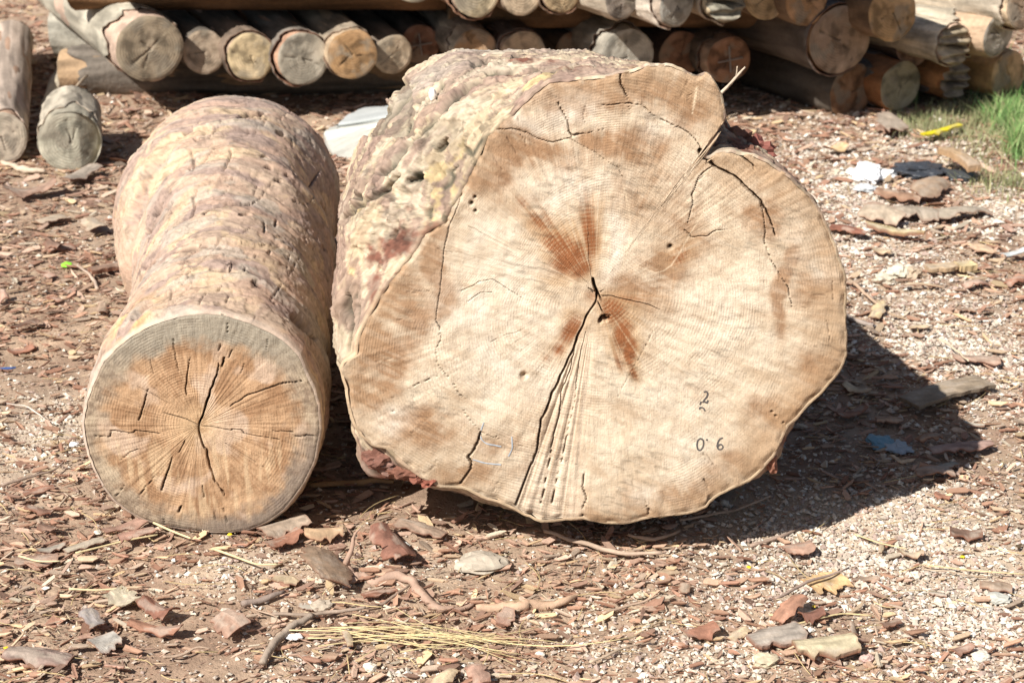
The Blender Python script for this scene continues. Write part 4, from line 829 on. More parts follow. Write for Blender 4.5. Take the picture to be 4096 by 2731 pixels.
dchip = lambda x, y: np.clip(1.0 - .80 * gravel_d(x, y) - .75 * dirt_d(x, y), .06, 1) * np.clip(.72 + .8 * perlin(P3(x, y) * 2.7 + 6) + .3 * perlin(P3(x, y) * 8), .15, 1)
dgrav = lambda x, y: np.clip(gravel_d(x, y) + .035 + .18 * dirt_d(x, y) + .06 * (x > .1), .03, 1)
dall = lambda x, y: np.ones(len(x)) * .9
chips("bark_chips", 52000, .008, .050, dchip, 1, 2.35, 9.5, "reddish brown bark chips covering the ground", asp=(.12, .5), far_grow=.8, zr=.014)
chips("small_bark_flakes", 11000, .005, .014, dall, 2, 2.35, 6.5, "tiny bark flakes mixed into the dirt", pw=1.6, zr=.012)
octs("splinters", 17000, .002, .004, dchip, 3, 2.35, 7, [(.45,.33,.21),(.33,.21,.15),(.5,.4,.27),(.26,.16,.12)], (4, 11), M_CHIP, "fine wood splinters in the dirt", zr=.012)
octs("gravel", 54000, .004, .016, dgrav, 4, 2.35, 8, [(.62,.55,.45),(.55,.47,.38),(.70,.65,.57),(.45,.37,.30),(.40,.30,.25),(.60,.50,.40)], (1, 1.6), M_STONE, "pale gravel scattered over the dirt", pw=1.2, p=3.5)

# dry straw
def tube(path, rads, col, R_, n=6, sub=4, wob=.0, flat=1.0):
    path = np.array(path, float); rads = np.atleast_1d(np.array(rads, float)); m = len(path)
    tpar = np.linspace(0, m - 1, (m - 1) * sub + 1); pts = np.stack([np.interp(tpar, np.arange(m), path[:, k]) for k in range(3)], -1)
    for _ in range(2 if m > 2 else 0): pts[1:-1] = (pts[:-2] + 2 * pts[1:-1] + pts[2:]) / 4
    rr = np.interp(np.linspace(0, 1, len(pts)), np.linspace(0, 1, len(rads)), rads)
    pts += wob * np.stack([perlin(pts * 25 + 3), perlin(pts * 25 + 9), perlin(pts * 25 + 15)], -1)
    d = np.gradient(pts, axis=0); d /= np.linalg.norm(d, axis=1)[:, None] + 1e-9
    up = np.array([0, 0, 1.]) if abs(d[0, 2]) < .8 else np.array([1., 0, 0]); s = np.cross(d, up); s /= np.linalg.norm(s, axis=1)[:, None] + 1e-9; w = np.cross(s, d)
    a = np.linspace(0, 2 * math.pi, n, endpoint=False)
    ring = pts[:, None] + (np.cos(a)[None, :, None] * s[:, None] + flat * np.sin(a)[None, :, None] * w[:, None]) * (rr[:, None, None] * (1 + (.25 if wob else 0) * R_.uniform(-.8, .8, (len(pts), n, 1))))
    V = np.vstack([ring.reshape(-1, 3), pts[:1], pts[-1:]]); nn = len(pts) * n; j = np.arange(n); jn = (j + 1) % n
    caps = np.vstack([np.stack([jn, j, np.full(n, nn)], -1), np.stack([(len(pts) - 1) * n + j, (len(pts) - 1) * n + jn, np.full(n, nn + 1)], -1)])
    c = np.tile(np.array(col, float), (len(V), 1)) * (1 + .25 * fbm(V * 30, 2))[:, None]
    return V, grid_faces(len(pts), n), caps, c
def join_tubes(name, ts, mat, loc=(0, 0, 0), smooth=True):
    V, Fq, Ft, C = [], [], [], []; b0 = 0
    for v, q, t_, c in ts: V.append(v); Fq.append(q + b0); Ft.append(t_ + b0); C.append(c); b0 += len(v)
    return mesh(name, np.vstack(V), [np.vstack(Fq), np.vstack(Ft)], np.vstack(C), mat, loc=loc, smooth=smooth)
R_ = np.random.RandomState(9)
def straw(x, y, yaw, L, z=.012, r=.0009, col=(.56, .43, .22)):
    d = np.array([math.cos(yaw), math.sin(yaw)]); e = np.array([-d[1], d[0]]); k = R_.normal(0, .09)
    pts = []
    for t_ in (-.5, -.2, .15, .5):
        q = np.array([x, y]) + d * L * t_ + e * L * k * (1 - 4 * t_ * t_)
        pts.append((q[0], q[1], gh1(*q) + z + .006 * R_.rand()))
    return tube(pts, [r, r, r * .7], col, R_, 4, 2)
ts = []
for k in range(330):
    y = 2.4 + 3.8 * R_.rand() ** 1.8; x = R_.uniform(-1, 1) * (.33 * y + .2)
    if keep_out(np.array([x]), np.array([y]))[0]: continue
    ts.append(straw(x, y, R_.normal(0, .9), R_.uniform(.03, .13), r=R_.uniform(.0006, .0012), col=np.array((.56, .43, .22)) * R_.uniform(.7, 1.15)))
tag(join_tubes("dry_straw", ts, M_TWIG), "thin dry straw stalks strewn over the ground", kind='stuff')
ts = []
for k in range(26):
    q0 = gnd(1020 + R_.normal(0, 90), 1484 + R_.normal(0, 12)); ts.append(straw(q0[0], q0[1], R_.normal(-.12, .10 if k % 4 else .5), R_.uniform(.10, .34), z=.016, r=R_.uniform(.0007, .0014), col=np.array((.62, .50, .27)) * R_.uniform(.8, 1.1)))
tag(join_tubes("straw_bunch", ts, M_TWIG), "loose bunch of yellow straw stalks lying across the foreground centre", "straw")

# ------------------------------------------------------------------ single pieces of bark
def bark_piece(X1, Y1, X2, Y2, w, col, label, curl=.5, tilt=0.0, name="bark_piece", cat="bark", group=None, th=.003, seed=None, z=.012, edge=(.24,.10,.06), jag=.2, mat=None, roll=0.0, arch=0.0, taper=0.3):
    a, b_ = gnd(X1, Y1), gnd(X2, Y2); L = np.linalg.norm(b_ - a); yaw = math.atan2(b_[1] - a[1], b_[0] - a[0])
    seed = seed if seed is not None else int(X1 * 3 + Y1 * 5) % 991; r_ = np.random.RandomState(seed)
    n, m = (22, 9) if name == 'bark_piece' else (13, 6); u = np.linspace(-.5, .5, n); v = np.linspace(-.5, .5, m); U, Vv = np.meshgrid(u, v, indexing='ij')
    kn = r_.uniform(-1, 1, (2, 10)); kk = np.linspace(-.5, .5, 10)
    jg = np.where(Vv > 0, np.interp(U, kk, kn[0]), np.interp(U, kk, kn[1])); pk = r_.uniform(-.25, .25)
    prof = (1 - taper * np.abs((U - pk) / (.5 + abs(pk))) ** 1.6) * (1 + 1.5 * jag * jg + jag * .5 * perlin(P3(U.ravel() * 16 + seed, np.sign(Vv.ravel()) * 3)).reshape(n, m))
    x = U * L + (np.abs(U) > .45) * jag * .10 * L * perlin(P3(Vv.ravel() * 6 + seed, np.sign(U.ravel()) * 5)).reshape(n, m)
    yv = Vv * w * prof
    curl *= .45; zz = -curl * 4 * (yv ** 2) / w * .5 + arch * L * (1 - 4 * U ** 2) + .0018 * perlin(P3(x.ravel() * 30 + seed, yv.ravel() * 110)).reshape(n, m) + r_.normal(0, .35) * x ** 2 / L
    zz = zz + tilt * x + roll * yv
    zz -= zz.min()
    top = np.stack([x, yv, zz + th], -1).reshape(-1, 3); bot = np.stack([x * .99, yv * .96, zz], -1).reshape(-1, 3)
    g = grid_faces(n, m, False); nv = n * m
    idx = np.arange(nv).reshape(n, m); bd = np.concatenate([idx[0, :-1], idx[:-1, -1], idx[-1, :0:-1], idx[:0:-1, 0]])
    bn = np.roll(bd, -1); side = np.stack([bd, bn, bn + nv, bd + nv], -1)
    V = np.vstack([top, bot]); q = P3(V[:, 0] * 30 + seed, V[:, 1] * 90, V[:, 2] * 30)
    c = np.array(col, float) * np.array([.97, 1.0, .96]) * (1 + .45 * fbm(q, 4))[:, None]; c = mixc(c, (.42, .35, .28), .5 * ss(.15, .25, fbm(q * .6 + 20, 4))); c[nv:] = np.array(edge)
    be = np.zeros(nv, bool); be[bd] = True; c[:nv][be] = c[:nv][be] * .6 + np.array(edge) * .4
    c_ = (a + b_) / 2; R2_ = np.array([[math.cos(yaw), -math.sin(yaw)], [math.sin(yaw), math.cos(yaw)]]); V[:, :2] = V[:, :2] @ R2_.T
    loc = (c_[0], c_[1], gh1(c_[0], c_[1]) + z)
    o = mesh(name, V + np.array(loc), [g[:, ::-1], g + nv, side], c, mat or M_CHIP, loc=loc, smooth=False)
    return tag(o, label, cat, group)
RB_, BR_, GY_, TN_, OR_, PK_, DK_ = (.30,.145,.10), (.31,.205,.15), (.36,.31,.26), (.50,.38,.25), (.60,.37,.19), (.42,.26,.21), (.17,.10,.075)
bp = bark_piece
bp(602,1246,704,1212,.060,(.36,.27,.21),"curled grey brown bark strip at the shadow edge between the two big logs",curl=.8,z=.015)
bp(614,1272,690,1238,.040,RB_,"red brown bark strip leaning in front of the curled grey brown strip",curl=.6,z=.015)
bp(700,1240,790,1238,.035,(.42,.28,.18),"bark loop curled like a ring near the upright splinter",curl=1.6,z=.012,arch=.05)
bp(735,1300,770,1378,.085,(.36,.25,.18),"broad upright standing plate of bark left of the twisted root",curl=.3,z=.012,roll=-.5)
bp(868,1240,932,1314,.060,(.24,.115,.085),"dark red curved bark piece above the twisted root",curl=.9,z=.02)
bp(913,1216,1022,1250,.040,(.31,.215,.165),"long brown bark flake half in the shadow of the large log",curl=.4,z=.015)
bp(1000,1165,1046,1128,.035,(.46,.35,.27),"sunlit bark splinter poking into the shadow under the large log",curl=.5,z=.03,tilt=-.3)
bp(506,1442,552,1476,.055,(.36,.225,.17),"broken salmon red bark plate in the lower left foreground",curl=.5,z=.015,jag=.12,roll=.25,taper=.25)
bp(262,1368,312,1392,.055,(.52,.44,.33),"flat cream coloured wood chip in the lower left foreground",curl=.1,z=.012,edge=(.42,.34,.24))
bp(330,1412,398,1440,.045,(.26,.12,.085),"dark red bark lump below the cream wood chip",curl=.9,z=.016)
bp(300,1460,420,1474,.030,(.37,.19,.13),"long orange red bark strip in the lower left foreground",curl=.8,z=.015)
bp(200,1425,232,1462,.035,(.28,.24,.23),"purplish grey bark flake left of the dark red bark lump",curl=.5,z=.015)
bp(215,1500,272,1478,.060,(.36,.32,.29),"rounded grey bark plate in the bottom left foreground",curl=.4,z=.01)
bp(35,1298,135,1290,.045,(.34,.22,.17),"flat brown bark board piece by the left edge below the smaller log",curl=.3,z=.01)
bp(240,1250,345,1216,.032,(.36,.215,.165),"upper one of two pink brown bark strips below the smaller log",curl=.7,z=.018)
bp(275,1262,358,1244,.036,(.35,.20,.155),"lower one of two pink brown bark strips below the smaller log",curl=.7,z=.018)
bp(150,1276,240,1246,.028,(.40,.33,.26),"pale grey brown splinter of bark below the left side of the smaller log",curl=.4,z=.015)
bp(15,1508,165,1530,.050,(.25,.175,.15),"long dark bark strip at the bottom left corner",curl=.6,z=.012)
bp(62,1180,125,1192,.022,(.20,.11,.08),"short dark bark strip left of the smaller log's lower rim",curl=.7,z=.012)
bp(1855,1352,1932,1330,.075,(.62,.41,.22),"bright orange wood chip with a stick across it in the right foreground",curl=.3,z=.012,jag=.35,edge=(.45,.26,.12))
bp(1800,1275,1866,1262,.045,(.47,.29,.22),"pink peeled bark shard above the bright orange chip",curl=.6,z=.015)
bp(1822,1518,1962,1500,.055,(.47,.39,.27),"thick tan bark slab at the bottom edge, right of centre",curl=.9,z=.012,th=.010)
bp(1722,1494,1840,1464,.055,(.34,.285,.25),"grey layered bark slab lower right, just above the bottom edge",curl=.5,z=.012,th=.009)
bp(1782,1448,1842,1404,.035,(.38,.20,.14),"rust coloured bark strip slanting between the grey slab and the orange chip",curl=.7,z=.02,tilt=.15)
bp(1838,1444,1888,1434,.030,(.21,.10,.075),"dark hollow bark piece right of the rust coloured strip",curl=1.2,z=.016)
bp(2085,948,2262,898,.075,(.30,.225,.165),"long dirty flat board half in the large log's shadow",curl=.05,z=.022,th=.010,jag=.08,edge=(.2,.16,.12),taper=.1)
bp(2132,1054,2276,1036,.040,(.36,.235,.20),"long pinkish bark strip crossing the tip of the shadow",curl=.7,z=.02)
bp(2012,962,2072,962,.030,(.45,.28,.19),"light orange bark sliver in the shadow above the blue scrap",curl=.8,z=.015)
bp(1920,962,1986,944,.025,(.30,.15,.10),"red brown bark strip in the shadow left of the light orange sliver",curl=.8,z=.015)
bp(2108,1024,2160,1012,.030,(.38,.21,.13),"short orange brown stick of bark right of the blue scrap",curl=1.,z=.015)
bp(2187,828,2296,834,.050,(.40,.27,.21),"bark flake lifted off the ground right of the shadow",curl=.5,z=.02)
bp(2100,1112,2190,1114,.040,(.38,.265,.21),"brown bark flake on the lower edge of the shadow",curl=.4,z=.014)
bp(2035,500,2155,508,.11,(.34,.27,.215),"large ragged grey brown bark sheet among white gravel at right",curl=.5,z=.02,jag=.35)
bp(2012,452,2118,470,.06,(.27,.16,.11),"dark curled bark under the crumpled white bag",curl=1.3,z=.02)
bp(2130,512,2262,496,.09,(.37,.30,.24),"wide bark sheet right of the ragged grey brown one",curl=.5,z=.02,jag=.3)
bp(1976,505,2068,530,.065,(.40,.31,.24),"grey tan bark flap leaning against the ragged sheet",curl=.4,z=.02,roll=.5)
bp(1990,540,2122,560,.030,(.46,.37,.22),"tapered weathered stick below the ragged bark sheet",curl=.8,z=.02,th=.012,taper=.6)
bp(1908,538,1990,556,.045,(.24,.10,.07),"dark red bark shell touching the right rim of the large log",curl=1.,z=.02)
bp(1985,484,2034,487,.055,(.38,.25,.19),"square brown bark chip beside white gravel, right of the large log",curl=.2,z=.02)
bp(2100,470,2168,440,.08,(.36,.25,.18),"upturned bark flap below the black bag",curl=.8,z=.02,roll=.4)
bp(2161,390,2234,434,.050,(.40,.27,.17),"split wood billet lying over the black bag",curl=.3,z=.06,th=.022,jag=.1,taper=.1,edge=(.45,.28,.15))
bp(2126,638,2192,632,.045,(.52,.38,.26),"tan wood block left of the yellow one, right edge area",curl=.1,z=.02,th=.012,jag=.1,edge=(.4,.27,.16),taper=.1)
bp(2196,632,2234,628,.045,(.60,.46,.27),"small yellow sawn wood offcut near the right edge",curl=0,z=.02,th=.018,jag=.05,edge=(.5,.36,.2),taper=0)
bp(2076,672,2161,677,.015,(.48,.35,.24),"thin flat wood strip below the pale ridged chunk",curl=.2,z=.015)
bp(2230,572,2284,594,.060,(.56,.38,.26),"pinkish orange triangular bark piece near the right edge",curl=.3,z=.02,taper=.7)
bp(1898,356,1936,346,.065,(.55,.38,.22),"tan angular wood chip on the ground right of the log notch",curl=.2,z=.02)
bp(2022,318,2060,300,.09,(.40,.31,.25),"tilted bark flake left of the yellow tape",curl=.2,z=.03,roll=.5)
bp(2008,738,2026,700,.035,(.60,.45,.28),"yellowish splinter chip just right of the large log's widest point",curl=.3,z=.015)
bp(152,438,222,404,.075,(.31,.25,.21),"grey bark slab in front of the short thick grey log",curl=.6,z=.02)
bp(208,636,316,614,.040,(.25,.16,.12),"thick dark bark stick touching the left side of the smaller log",curl=.9,z=.015,th=.012)
bp(10,462,130,448,.08,(.30,.19,.145),"long brown bark strip left of the smaller log, below the slim log",curl=.7,z=.02)
bp(85,520,150,505,.06,(.42,.32,.24),"tan bark flake in the left middle ground",curl=.4,z=.015)
bp(200,520,232,540,.07,(.50,.38,.28),"pale curled bark chip left of the smaller log's bulge",curl=.5,z=.02)
# loose pieces of middle size, each its own object
LM = [((-.626, 3.14), "the smaller log"), ((.17, 3.05), "the large log"), ((1.05, 3.3), "the blue scrap"), ((1.75, 5.6), "the green grass"), ((-1.3, 5.8), "the short grey log"), ((0, 2.7), "the twisted root"), ((.05, 2.62), "the straw bunch"), ((.9, 2.7), "the bright orange chip"), ((-.95, 2.65), "the cream wood chip"), ((1.45, 4.6), "the black bag"), ((-.9, 2.55), "the salmon red plate"), ((1.5, 3.9), "the pale ridged chunk")]
names = [((.30,.145,.10), "red brown"), ((.34,.24,.18), "dull brown"), ((.38,.33,.28), "grey"), ((.50,.38,.26), "tan"), ((.44,.27,.21), "pinkish"), ((.20,.12,.09), "dark brown")]
R_ = np.random.RandomState(77)
for k in range(170):
    y = 2.5 + 4.3 * R_.rand() ** 1.5; x = R_.uniform(-1, 1) * (.315 * y + .06)
    if keep_out(np.array([x]), np.array([y]))[0] or (y > 3.0 and y < 4.7 and -.9 < x < .75): continue
    if R_.rand() > dchip(np.array([x]), np.array([y]))[0] + .25: continue
    L = R_.uniform(.03, .07) * (1 + .4 * max(0, y - 3.2) / 3); wd = L * R_.uniform(.25, .6); yaw = R_.normal(0, .8)
    def topx(x, y):
        dpt = y * cp + CH * sp; up = y * sp - CH * cp
        return (x / dpt * F + 512) * K, (341 - up / dpt * F) * K
    dx, dy = math.cos(yaw) * L / 2, math.sin(yaw) * L / 2
    (c_, cn) = names[R_.randint(6)]; lm = min(LM, key=lambda q: math.hypot(q[0][0] - x, q[0][1] - y))
    side = ("left of " if x < lm[0][0] - .12 else "right of " if x > lm[0][0] + .12 else ("in front of " if y < lm[0][1] else "behind "))
    shape = "narrow" if wd / L < .36 else "broad" if wd / L > .5 else "ragged"; size = "small" if L < .05 else "long"
    cu = R_.uniform(0, 1.1); cw = "curled " if cu > .7 else "flat " if cu < .25 else ""
    bp(*topx(x - dx, y - dy), *topx(x + dx, y + dy), wd, np.array(c_) * R_.uniform(.85, 1.15), f"{size} {shape} {cw}{cn} bark flake lying {side}{lm[1]}", curl=cu, z=R_.uniform(.006, .016), roll=R_.normal(0, .15), seed=k, jag=.25, th=R_.uniform(.0015, .0035), group="loose bark flakes on the ground", name="bark_flake")

# ------------------------------------------------------------------ sticks, roots, twigs
R_ = np.random.RandomState(4)
def twig(pts, r, col, label, name="twig", z=.010, cat="stick", lifts=None, n=8, wob=.004, group=None):
    path = []
    for i, (X, Y) in enumerate(pts):
        q = gnd(X, Y); zl = gh1(q[0], q[1]) + z + np.atleast_1d(r)[0] * .4
        if lifts and lifts[i]:      # a raised point: same plan position as given, lifted
            q = at_y(X, Y, lifts[i]); zl = q[2]
        path.append((q[0], q[1], zl))
    v, q_, t_, c = tube(path, r, col, R_, n, 5, wob)
    loc = tuple(v.mean(0)); return tag(mesh(name, v, [q_, t_], c, M_TWIG, loc=loc), label, cat, group)
def z4(x, y): return ((1000 + x * .5299) / 1.7415, (1900 + y * .5299) / 1.7415)
def z5(x, y): return ((2000 + x * .5299) / 1.7415, (1900 + y * .5299) / 1.7415)
yb = gnd(*z4(710, 740))[1]
twig([z4(835,410), z4(800,490), z4(765,580), z4(722,665), z4(705,720), z4(760,775), z4(870,775), z4(960,815), z4(1080,795), z4(1190,835), z4(1290,925), z4(1400,1030), z4(1560,1015), z4(1690,965)],
     [.0015,.004,.006,.008,.010,.007,.010,.008,.010,.006,.004], (.40,.27,.20), "twisted bare root with one end sticking up, foreground centre", "root", lifts=[yb, yb, yb, yb] + [0] * 10, z=.008, wob=.009)
twig([z4(1700,1015), z4(1900,1012), z4(2076,1015), z5(200,1000), z5(400,990), z5(500,955), z5(610,900)], [.007,.012,.011,.012,.008,.007,.003], (.46,.31,.21), "peeled pinkish branch lying right of the twisted root", "branch", z=.008, wob=.007)
twig([z4(95,1470), z4(130,1400), z4(210,1300), z4(300,1225), z4(390,1185), z4(480,1130)], [.007,.0075,.007,.006], (.34,.27,.21), "curved grey brown stick at the bottom, left of the straw bunch", z=.014)
twig([z4(-60,1040), z4(100,990), z4(262,940)], [.006,.0065,.004], (.30,.23,.19), "short dark stick above the curved grey one")
twig([z4(180,1112), z4(400,1125), z4(600,1112), z4(760,1085), z4(885,1070)], [.003,.004,.003], (.33,.25,.19), "thin stick running towards the twisted root from the left", z=.016)
twig([z4(870,1045), z4(1000,1015), z4(1100,965), z4(1200,900)], [.003,.003,.002], (.29,.21,.16), "thin dark twig under the bend of the twisted root")
twig([(1777,1398),(1850,1362),(1948,1322)], [.003,.003,.002], (.34,.25,.20), "thin twig lying over the bright orange chip", z=.028)
twig([(1723,1256),(1790,1232),(1847,1204)], [.004,.004,.002], (.36,.26,.20), "slanting twig in the dirt below the right side of the large log")
twig([(1560,1208),(1640,1192),(1700,1178),(1770,1150)], [.003,.003,.0025], (.42,.31,.23), "twig leaning across the shadow edge below the large log", z=.02)
twig([(1250,1232),(1330,1262),(1420,1282),(1520,1288)], [.004,.005,.004], (.42,.31,.23), "brown stick from the shadow under the large log, pointing right", z=.018)
twig([(1440,1240),(1500,1255),(1560,1232)], [.0035,.004,.003], (.45,.33,.24), "short forked stick at the shadow edge below the log centre", z=.02)
twig([(1963,1231),(2020,1251),(2082,1268)], [.0016,.0014], (.62,.50,.28), "single straight straw on the bare dirt at right", "straw_stalk", z=.014, wob=0, cat="straw")
twig([(2133,1304),(2240,1320),(2352,1333)], [.0018,.0014], (.60,.47,.27), "long straw reaching the right edge", "straw_stalk", z=.014, wob=0, cat="straw")
twig([(1723,1477),(1860,1448),(1930,1428),(2002,1427)], [.0018,.0014], (.60,.48,.26), "long bent straw over the gravel, lower right", "straw_stalk", z=.02, wob=0, cat="straw")
twig([(355,1226),(400,1242),(440,1256)], [.0025,.002], (.64,.52,.30), "yellow straw under the front rim of the smaller log", "straw_stalk", z=.02, wob=0, cat="straw")
twig([(492,1282),(540,1300),(590,1316),(640,1316)], [.0025,.0018], (.64,.52,.30), "pale straw between the smaller log and the bark plate", "straw_stalk", z=.02, wob=0, cat="straw")
twig([(176,1292),(230,1280),(300,1264),(365,1256)], [.0022,.0018], (.62,.50,.28), "straw slanting over the bark strips below the smaller log", "straw_stalk", z=.026, wob=0, cat="straw")
twig([(45,1292),(90,1306),(140,1309)], [.0022,.0016], (.64,.53,.32), "straw lying on the flat brown bark piece at left", "straw_stalk", z=.022, wob=0, cat="straw")
twig([(160,1367),(220,1366),(282,1362)], [.0025,.002], (.62,.50,.30), "straw touching the cream wood chip", "straw_stalk", z=.022, wob=0, cat="straw")
twig([(710,1118),(800,1112),(880,1108),(905,1110)], [.006,.007,.004], (.42,.25,.12), "flat orange brown stick in the dark gap between the two big logs", z=.012)
twig([(0,373),(30,388),(60,402),(105,405)], [.008,.009,.012,.006], (.55,.44,.33), "pale peeled stick by the left edge below the slim log", z=.01)
twig([(178,618),(205,632),(220,650),(224,668)], [.003,.005,.005], (.45,.34,.26), "small hooked root left of the smaller log", z=.012)
twig([(18,938),(60,942),(100,970),(140,988)], [.0015,.0016,.001], (.60,.52,.44), "thin pale rootlet on bare dirt left of the smaller log", z=.014)
twig([(1956,655),(1985,680),(2023,714)], [.005,.004], (.48,.34,.24), "brown stick beside the right rim of the large log", z=.016)
twig([(1935,735),(1970,745),(2005,752)], [.008,.006], (.33,.27,.23), "grey stick end behind the right rim of the large log", z=.012)
twig([(2150,795),(2180,812),(2205,830),(2222,850)], [.002,.003,.002], (.62,.50,.36), "pale forked rootlet just outside the shadow", z=.03)
twig([(88,300),(140,235),(200,172)], [.005,.005,.004], (.46,.37,.27), "thin stick leaning on the left cross log", lifts=[5.9, 6.3, 6.7], z=0)
bk = bp(100,262,150,150,.05,(.50,.42,.32),"pale bark strip leaning against the end of the left cross log",curl=.5,z=.02)
twig([(1655,214),(1680,190),(1712,154)], [.004,.003,.002], (.50,.40,.30), "dry twig sticking out behind the top right of the large log", lifts=[3.5, 3.5, 3.5], wob=.002, z=0)
twig([(1668,205),(1690,182),(1694,152)], [.002,.0018,.0012], (.48,.38,.28), "finer side twig crossing the dry twig behind the large log", lifts=[3.5, 3.5, 3.5], wob=.002, z=0)
twig([(2214,410),(2260,330),(2290,380),(2352,440)], [.0015,.0012], (.50,.46,.28), "long dry grass stem arching at the right edge", lifts=[0, 0, 0, 0], z=.05, wob=0)

# ------------------------------------------------------------------ stones and rubbish
def stone(X, Y, wP, sz, col, label, name="stone", cat="stone", seed=1, rough=.3, mat=None, zf=.5, group=None):
    c = gnd(X, Y); w = wP * mpp(c) / 2; return tag(chunk(name, (c[0], c[1], gh1(c[0], c[1]) + w * sz * zf + .006), (w, w * .75, w * sz), col, mat or M_STONE, None, seed=seed, rough=rough, loc=(c[0], c[1], 0)), label, cat, group)
stone(1104,1300,122,.30,(.44,.38,.30),"flat beige stone in the foreground below the large log",seed=3)
stone(930,1258,26,.6,(.60,.58,.52),"little light grey stone above the dark red bark",seed=4)
stone(738,1404,50,.55,(.42,.35,.27),"sandy clod left of the thin twig in the foreground",seed=5)
stone(1990,1522,32,.7,(.55,.38,.33),"pink pebble at the bottom edge right of the tan slab",seed=6)
stone(2290,1377,60,.35,(.48,.47,.41),"flat grey green stone near the right edge, lower right",seed=7)
stone(2252,1512,46,.5,(.66,.60,.50),"cream stone near the bottom right corner",seed=8)
stone(1762,1520,60,.55,(.48,.41,.29),"rough yellow grey stone at the bottom left of the tan slab",seed=9)
stone(1665,1150,24,.6,(.62,.57,.49),"pale stone on the shadow edge below the large log",seed=10)
stone(1470,1372,30,.5,(.50,.45,.33),"greenish pebble right of the peeled branch",seed=11)
stone(1240,1512,22,.8,(.68,.62,.53),"white angular pebble in the bottom centre",seed=12)
stone(850,1534,34,.7,(.70,.63,.52),"round cream pebble at the bottom edge, centre left",seed=13)
stone(171,1030,22,.5,(.80,.78,.75),"bright white bit of debris left of the smaller log's rim","white_scrap","scrap",seed=14)
stone(225,1225,18,.6,(.72,.66,.55),"cream pebble under the left rim of the smaller log",seed=16)
R2 = np.random.RandomState(31)
for k in range(44):
    y = 2.45 + 3.0 * R2.rand() ** 1.4; x = R2.uniform(-1, 1) * (.31 * y + .05)
    if 3.0 < y < 4.8 and -.95 < x < .8: continue
    a = R2.normal(.1, .7); L = R2.uniform(.05, .16); d = np.array([math.cos(a), math.sin(a)]); e = np.array([-d[1], d[0]]); kb = R2.normal(0, .12, 2)
    pts = [np.array([x, y]) + d * L * t_ + e * L * o_ for t_, o_ in ((-.5, 0), (-.15, kb[0]), (.2, kb[1]), (.5, 0))]
    path = [(q[0], q[1], gh1(*q) + .012 + .006 * R2.rand()) for q in pts]; r0 = R2.uniform(.0012, .0032)
    v, q_, t_, c = tube(path, [r0, r0, r0 * .7, r0 * .4], np.array([(.40, .29, .21), (.30, .22, .17), (.47, .36, .26)][R2.randint(3)]), R2, 6, 5, .003)
    tag(mesh("small_twig", v, [q_, t_], c, M_TWIG, loc=tuple(v.mean(0))), "thin brown twig, finger long or shorter, among the bark chips", "stick", "small twigs lying among the chips")
# pale ridged chunk of old wood
def ridged(X, Y, w, l, col, label, seed, rz):
    o = stone(X, Y, w, .5, col, label, "old_wood_chunk", "wood", seed, .35); return o
stone(2061,642,46,.7,(.62,.57,.45),"pale ridged chunk of old wood standing on the gravel at right","old_wood_chunk","wood",21,.35,zf=.8)
stone(2030,652,50,.5,(.56,.49,.38),"crumbly pale wood lump left of the ridged chunk","old_wood_chunk","wood",22,.5)
stone(2095,640,50,.6,(.46,.36,.26),"brown jagged wood lump right of the ridged chunk","old_wood_chunk","wood",23,.5)
# crumpled white bag, black bag, tape, blue scrap, cap
def crumple(X, Y, wP, hP, sz, col, label, name, cat, seed, amp=.3, mat=None):
    c = gnd(X, Y); w = wP * mpp(c) / 2; d = hP * mpp(c) / 2 / math.sin(math.atan2(CH, c[1])) * .8
    bm = bmesh.new(); bmesh.ops.create_icosphere(bm, subdivisions=4, radius=1); v = np.array([x.co[:] for x in bm.verts]); f = np.array([[x.index for x in g.verts] for g in bm.faces]); bm.free()
    a_, b_, i_ = worley(v * 2.2 + seed); n = amp * (fbm(v * 1.3 + seed, 3) + .8 * (b_ - a_) - .3)
    v = v * (1 + n)[:, None]; v = v * np.array([w, d, w * sz]); v[:, 2] = np.maximum(v[:, 2], -w * sz * .35)
    col = np.tile(np.array(col, float), (len(v), 1)) * (1 + .12 * perlin(v * 60))[:, None]
    loc = (c[0], c[1], gh1(c[0], c[1]) + w * sz * .3 + .008)
    return tag(mesh(name, v + np.array(loc), [f], col, mat or M_PLAST, loc=loc, smooth=False), label, cat)
crumple(1988,405,72,46,.55,(.86,.86,.86),"bright white crumpled plastic bag on the ground right of the large log","plastic_bag","bag",3,.5)
crumple(2034,402,52,18,.35,(.86,.86,.86),"thin twisted tail of white plastic beside the crumpled bag","plastic_scrap","scrap",5,.4)
crumple(2110,404,130,30,.28,(.045,.05,.06),"flattened black plastic bag lying behind the bark sheets","black_bag","bag",8,.45)
crumple(2205,415,70,26,.35,(.05,.055,.06),"rolled black plastic end right of the wood billet","black_plastic_roll","scrap",9,.3)
crumple(1985,438,50,18,.3,(.55,.57,.58),"grey translucent plastic scrap below the white bag","plastic_scrap","scrap",11,.5)
crumple(806,1486,20,22,.6,(.035,.038,.045),"small knot of black plastic beside the straw bunch","black_plastic_knot","scrap",12,.5)
crumple(676,1477,40,16,.3,(.78,.77,.76),"small white torn paper bit left of the straw bunch","paper_scrap","scrap",13,.3)
bp(2116,328,2202,304,.034,(.75,.62,.02),"bright yellow strip of plastic tape on the gravel by the grass",curl=.8,z=.03,name="plastic_tape",cat="tape",edge=(.7,.55,.02),mat=M_PLAST,jag=.3,th=.006)
crumple(2022,1008,64,44,.20,(.16,.30,.36),"blue green flattened scrap of wrapper in the large log's shadow","wrapper_scrap","scrap",15,.35)
crumple(2066,1026,56,34,.20,(.36,.40,.42),"greyish torn tail of the wrapper right beside the blue scrap","wrapper_tail","scrap",16,.5)
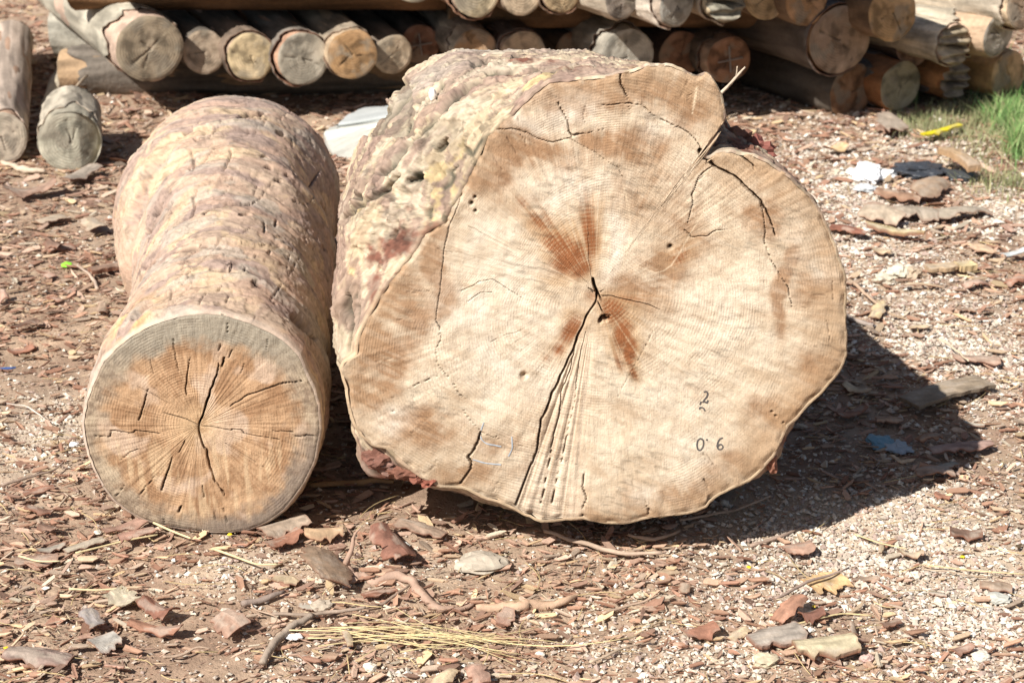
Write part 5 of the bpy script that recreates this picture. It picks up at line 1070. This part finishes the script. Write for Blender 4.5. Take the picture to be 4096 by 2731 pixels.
crumple(154,613,26,12,.45,(.30,.80,.05),"bright green plastic cap left of the smaller log","bottle_cap","cap",17,.12)
bp(0,859,38,856,.006,(.06,.12,.35),"thin dark blue plastic sliver at the left edge",curl=.1,z=.02,name="plastic_sliver",cat="scrap",edge=(.06,.12,.3),mat=M_PLAST)
bp(2302,608,2352,594,.03,(.66,.68,.68),"grey white plastic shard at the right edge",curl=.6,z=.03,name="plastic_shard",cat="scrap",edge=(.6,.6,.6),mat=M_PLAST)
bp(2118,205,2176,242,.09,(.50,.50,.48),"pale grey torn paper leaning on the ground under the splintered log",curl=.3,z=.05,name="torn_paper",cat="paper",edge=(.5,.5,.48),mat=M_PLAST,roll=-.4)
# yellow petals: small
for k, (X, Y) in enumerate([(433,1210),(528,1228),(14,1490),(100,1524),(1870,1400),(2210,1285),(1720,1300)]):
    crumple(X, Y, 11, 6, .4, (.78,.62,.03), "tiny yellow flower petal on the ground", "yellow_petal", "petal", 30 + k, .3)
    bpy.context.scene.collection.objects[-1]['group'] = "yellow petals"

# ------------------------------------------------------------------ grass at the right edge
R_ = np.random.RandomState(12)
def blades(name, n, spots, hmin, hmax, w, pal, label, lean=.5):
    V, C = [], []
    for k in range(n):
        X, Y, sx, sy = spots[R_.randint(len(spots))]; g = gnd(X + R_.normal(0, sx), Y + R_.normal(0, sy)); a = R_.uniform(0, 6.3)
        hgt = R_.uniform(hmin, hmax); ln = hgt * abs(R_.normal(0, lean)); d = np.array([math.cos(a), math.sin(a), 0]); s = np.array([-d[1], d[0], 0]) * w * R_.uniform(.6, 1.3)
        z0 = np.array([g[0], g[1], gh1(g[0], g[1]) - .003]); p1 = z0 + d * ln * .3 + [0, 0, hgt * .5]; p2 = z0 + d * ln + [0, 0, hgt * .92]
        V += [z0 - s, z0 + s, p1 + s * .8, p1 - s * .8, p2]; c = np.array(pal[R_.randint(len(pal))]) * R_.uniform(.75, 1.2); C += [c] * 5
    V = np.array(V); b0 = np.arange(n)[:, None] * 5
    return tag(mesh(name, V, [b0 + np.array([0, 1, 2, 3]), b0 + np.array([3, 2, 4])], np.array(C), M_GRASS, smooth=False), label, kind='stuff')
GP = [(.38,.36,.18),(.17,.32,.08),(.22,.36,.12),(.13,.26,.08),(.30,.38,.16)]
blades("grass", 3600, [(2335,250,22,18),(2342,310,18,20),(2338,350,12,12),(2352,210,22,18),(2300,275,24,14),(2365,280,20,36)], .03, .12, .0016, GP, "feathery bright green grass growing at the right edge", .9)
blades("sparse_weeds", 2400, [(2200,275,50,16),(2170,300,50,14),(2260,270,40,18),(2270,340,40,26),(2120,290,40,14),(2300,430,40,14)], .02, .08, .0014, [(.22,.26,.11),(.30,.30,.16),(.40,.36,.20)], "thin pale weeds and dry stems round the green grass", .9)
blades("weed_sprigs", 260, [(2095,205,10,16),(2090,240,8,8),(2190,215,16,8),(2290,190,20,16),(2240,215,20,10)], .08, .2, .0022, [(.14,.20,.07),(.10,.16,.07)], "slender weed sprigs in front of the stacked log ends", .5)
print("objects:", len(S.objects), "tris:", sum(len(o.data.loops) - 2 * len(o.data.polygons) for o in S.objects if o.type == 'MESH'))
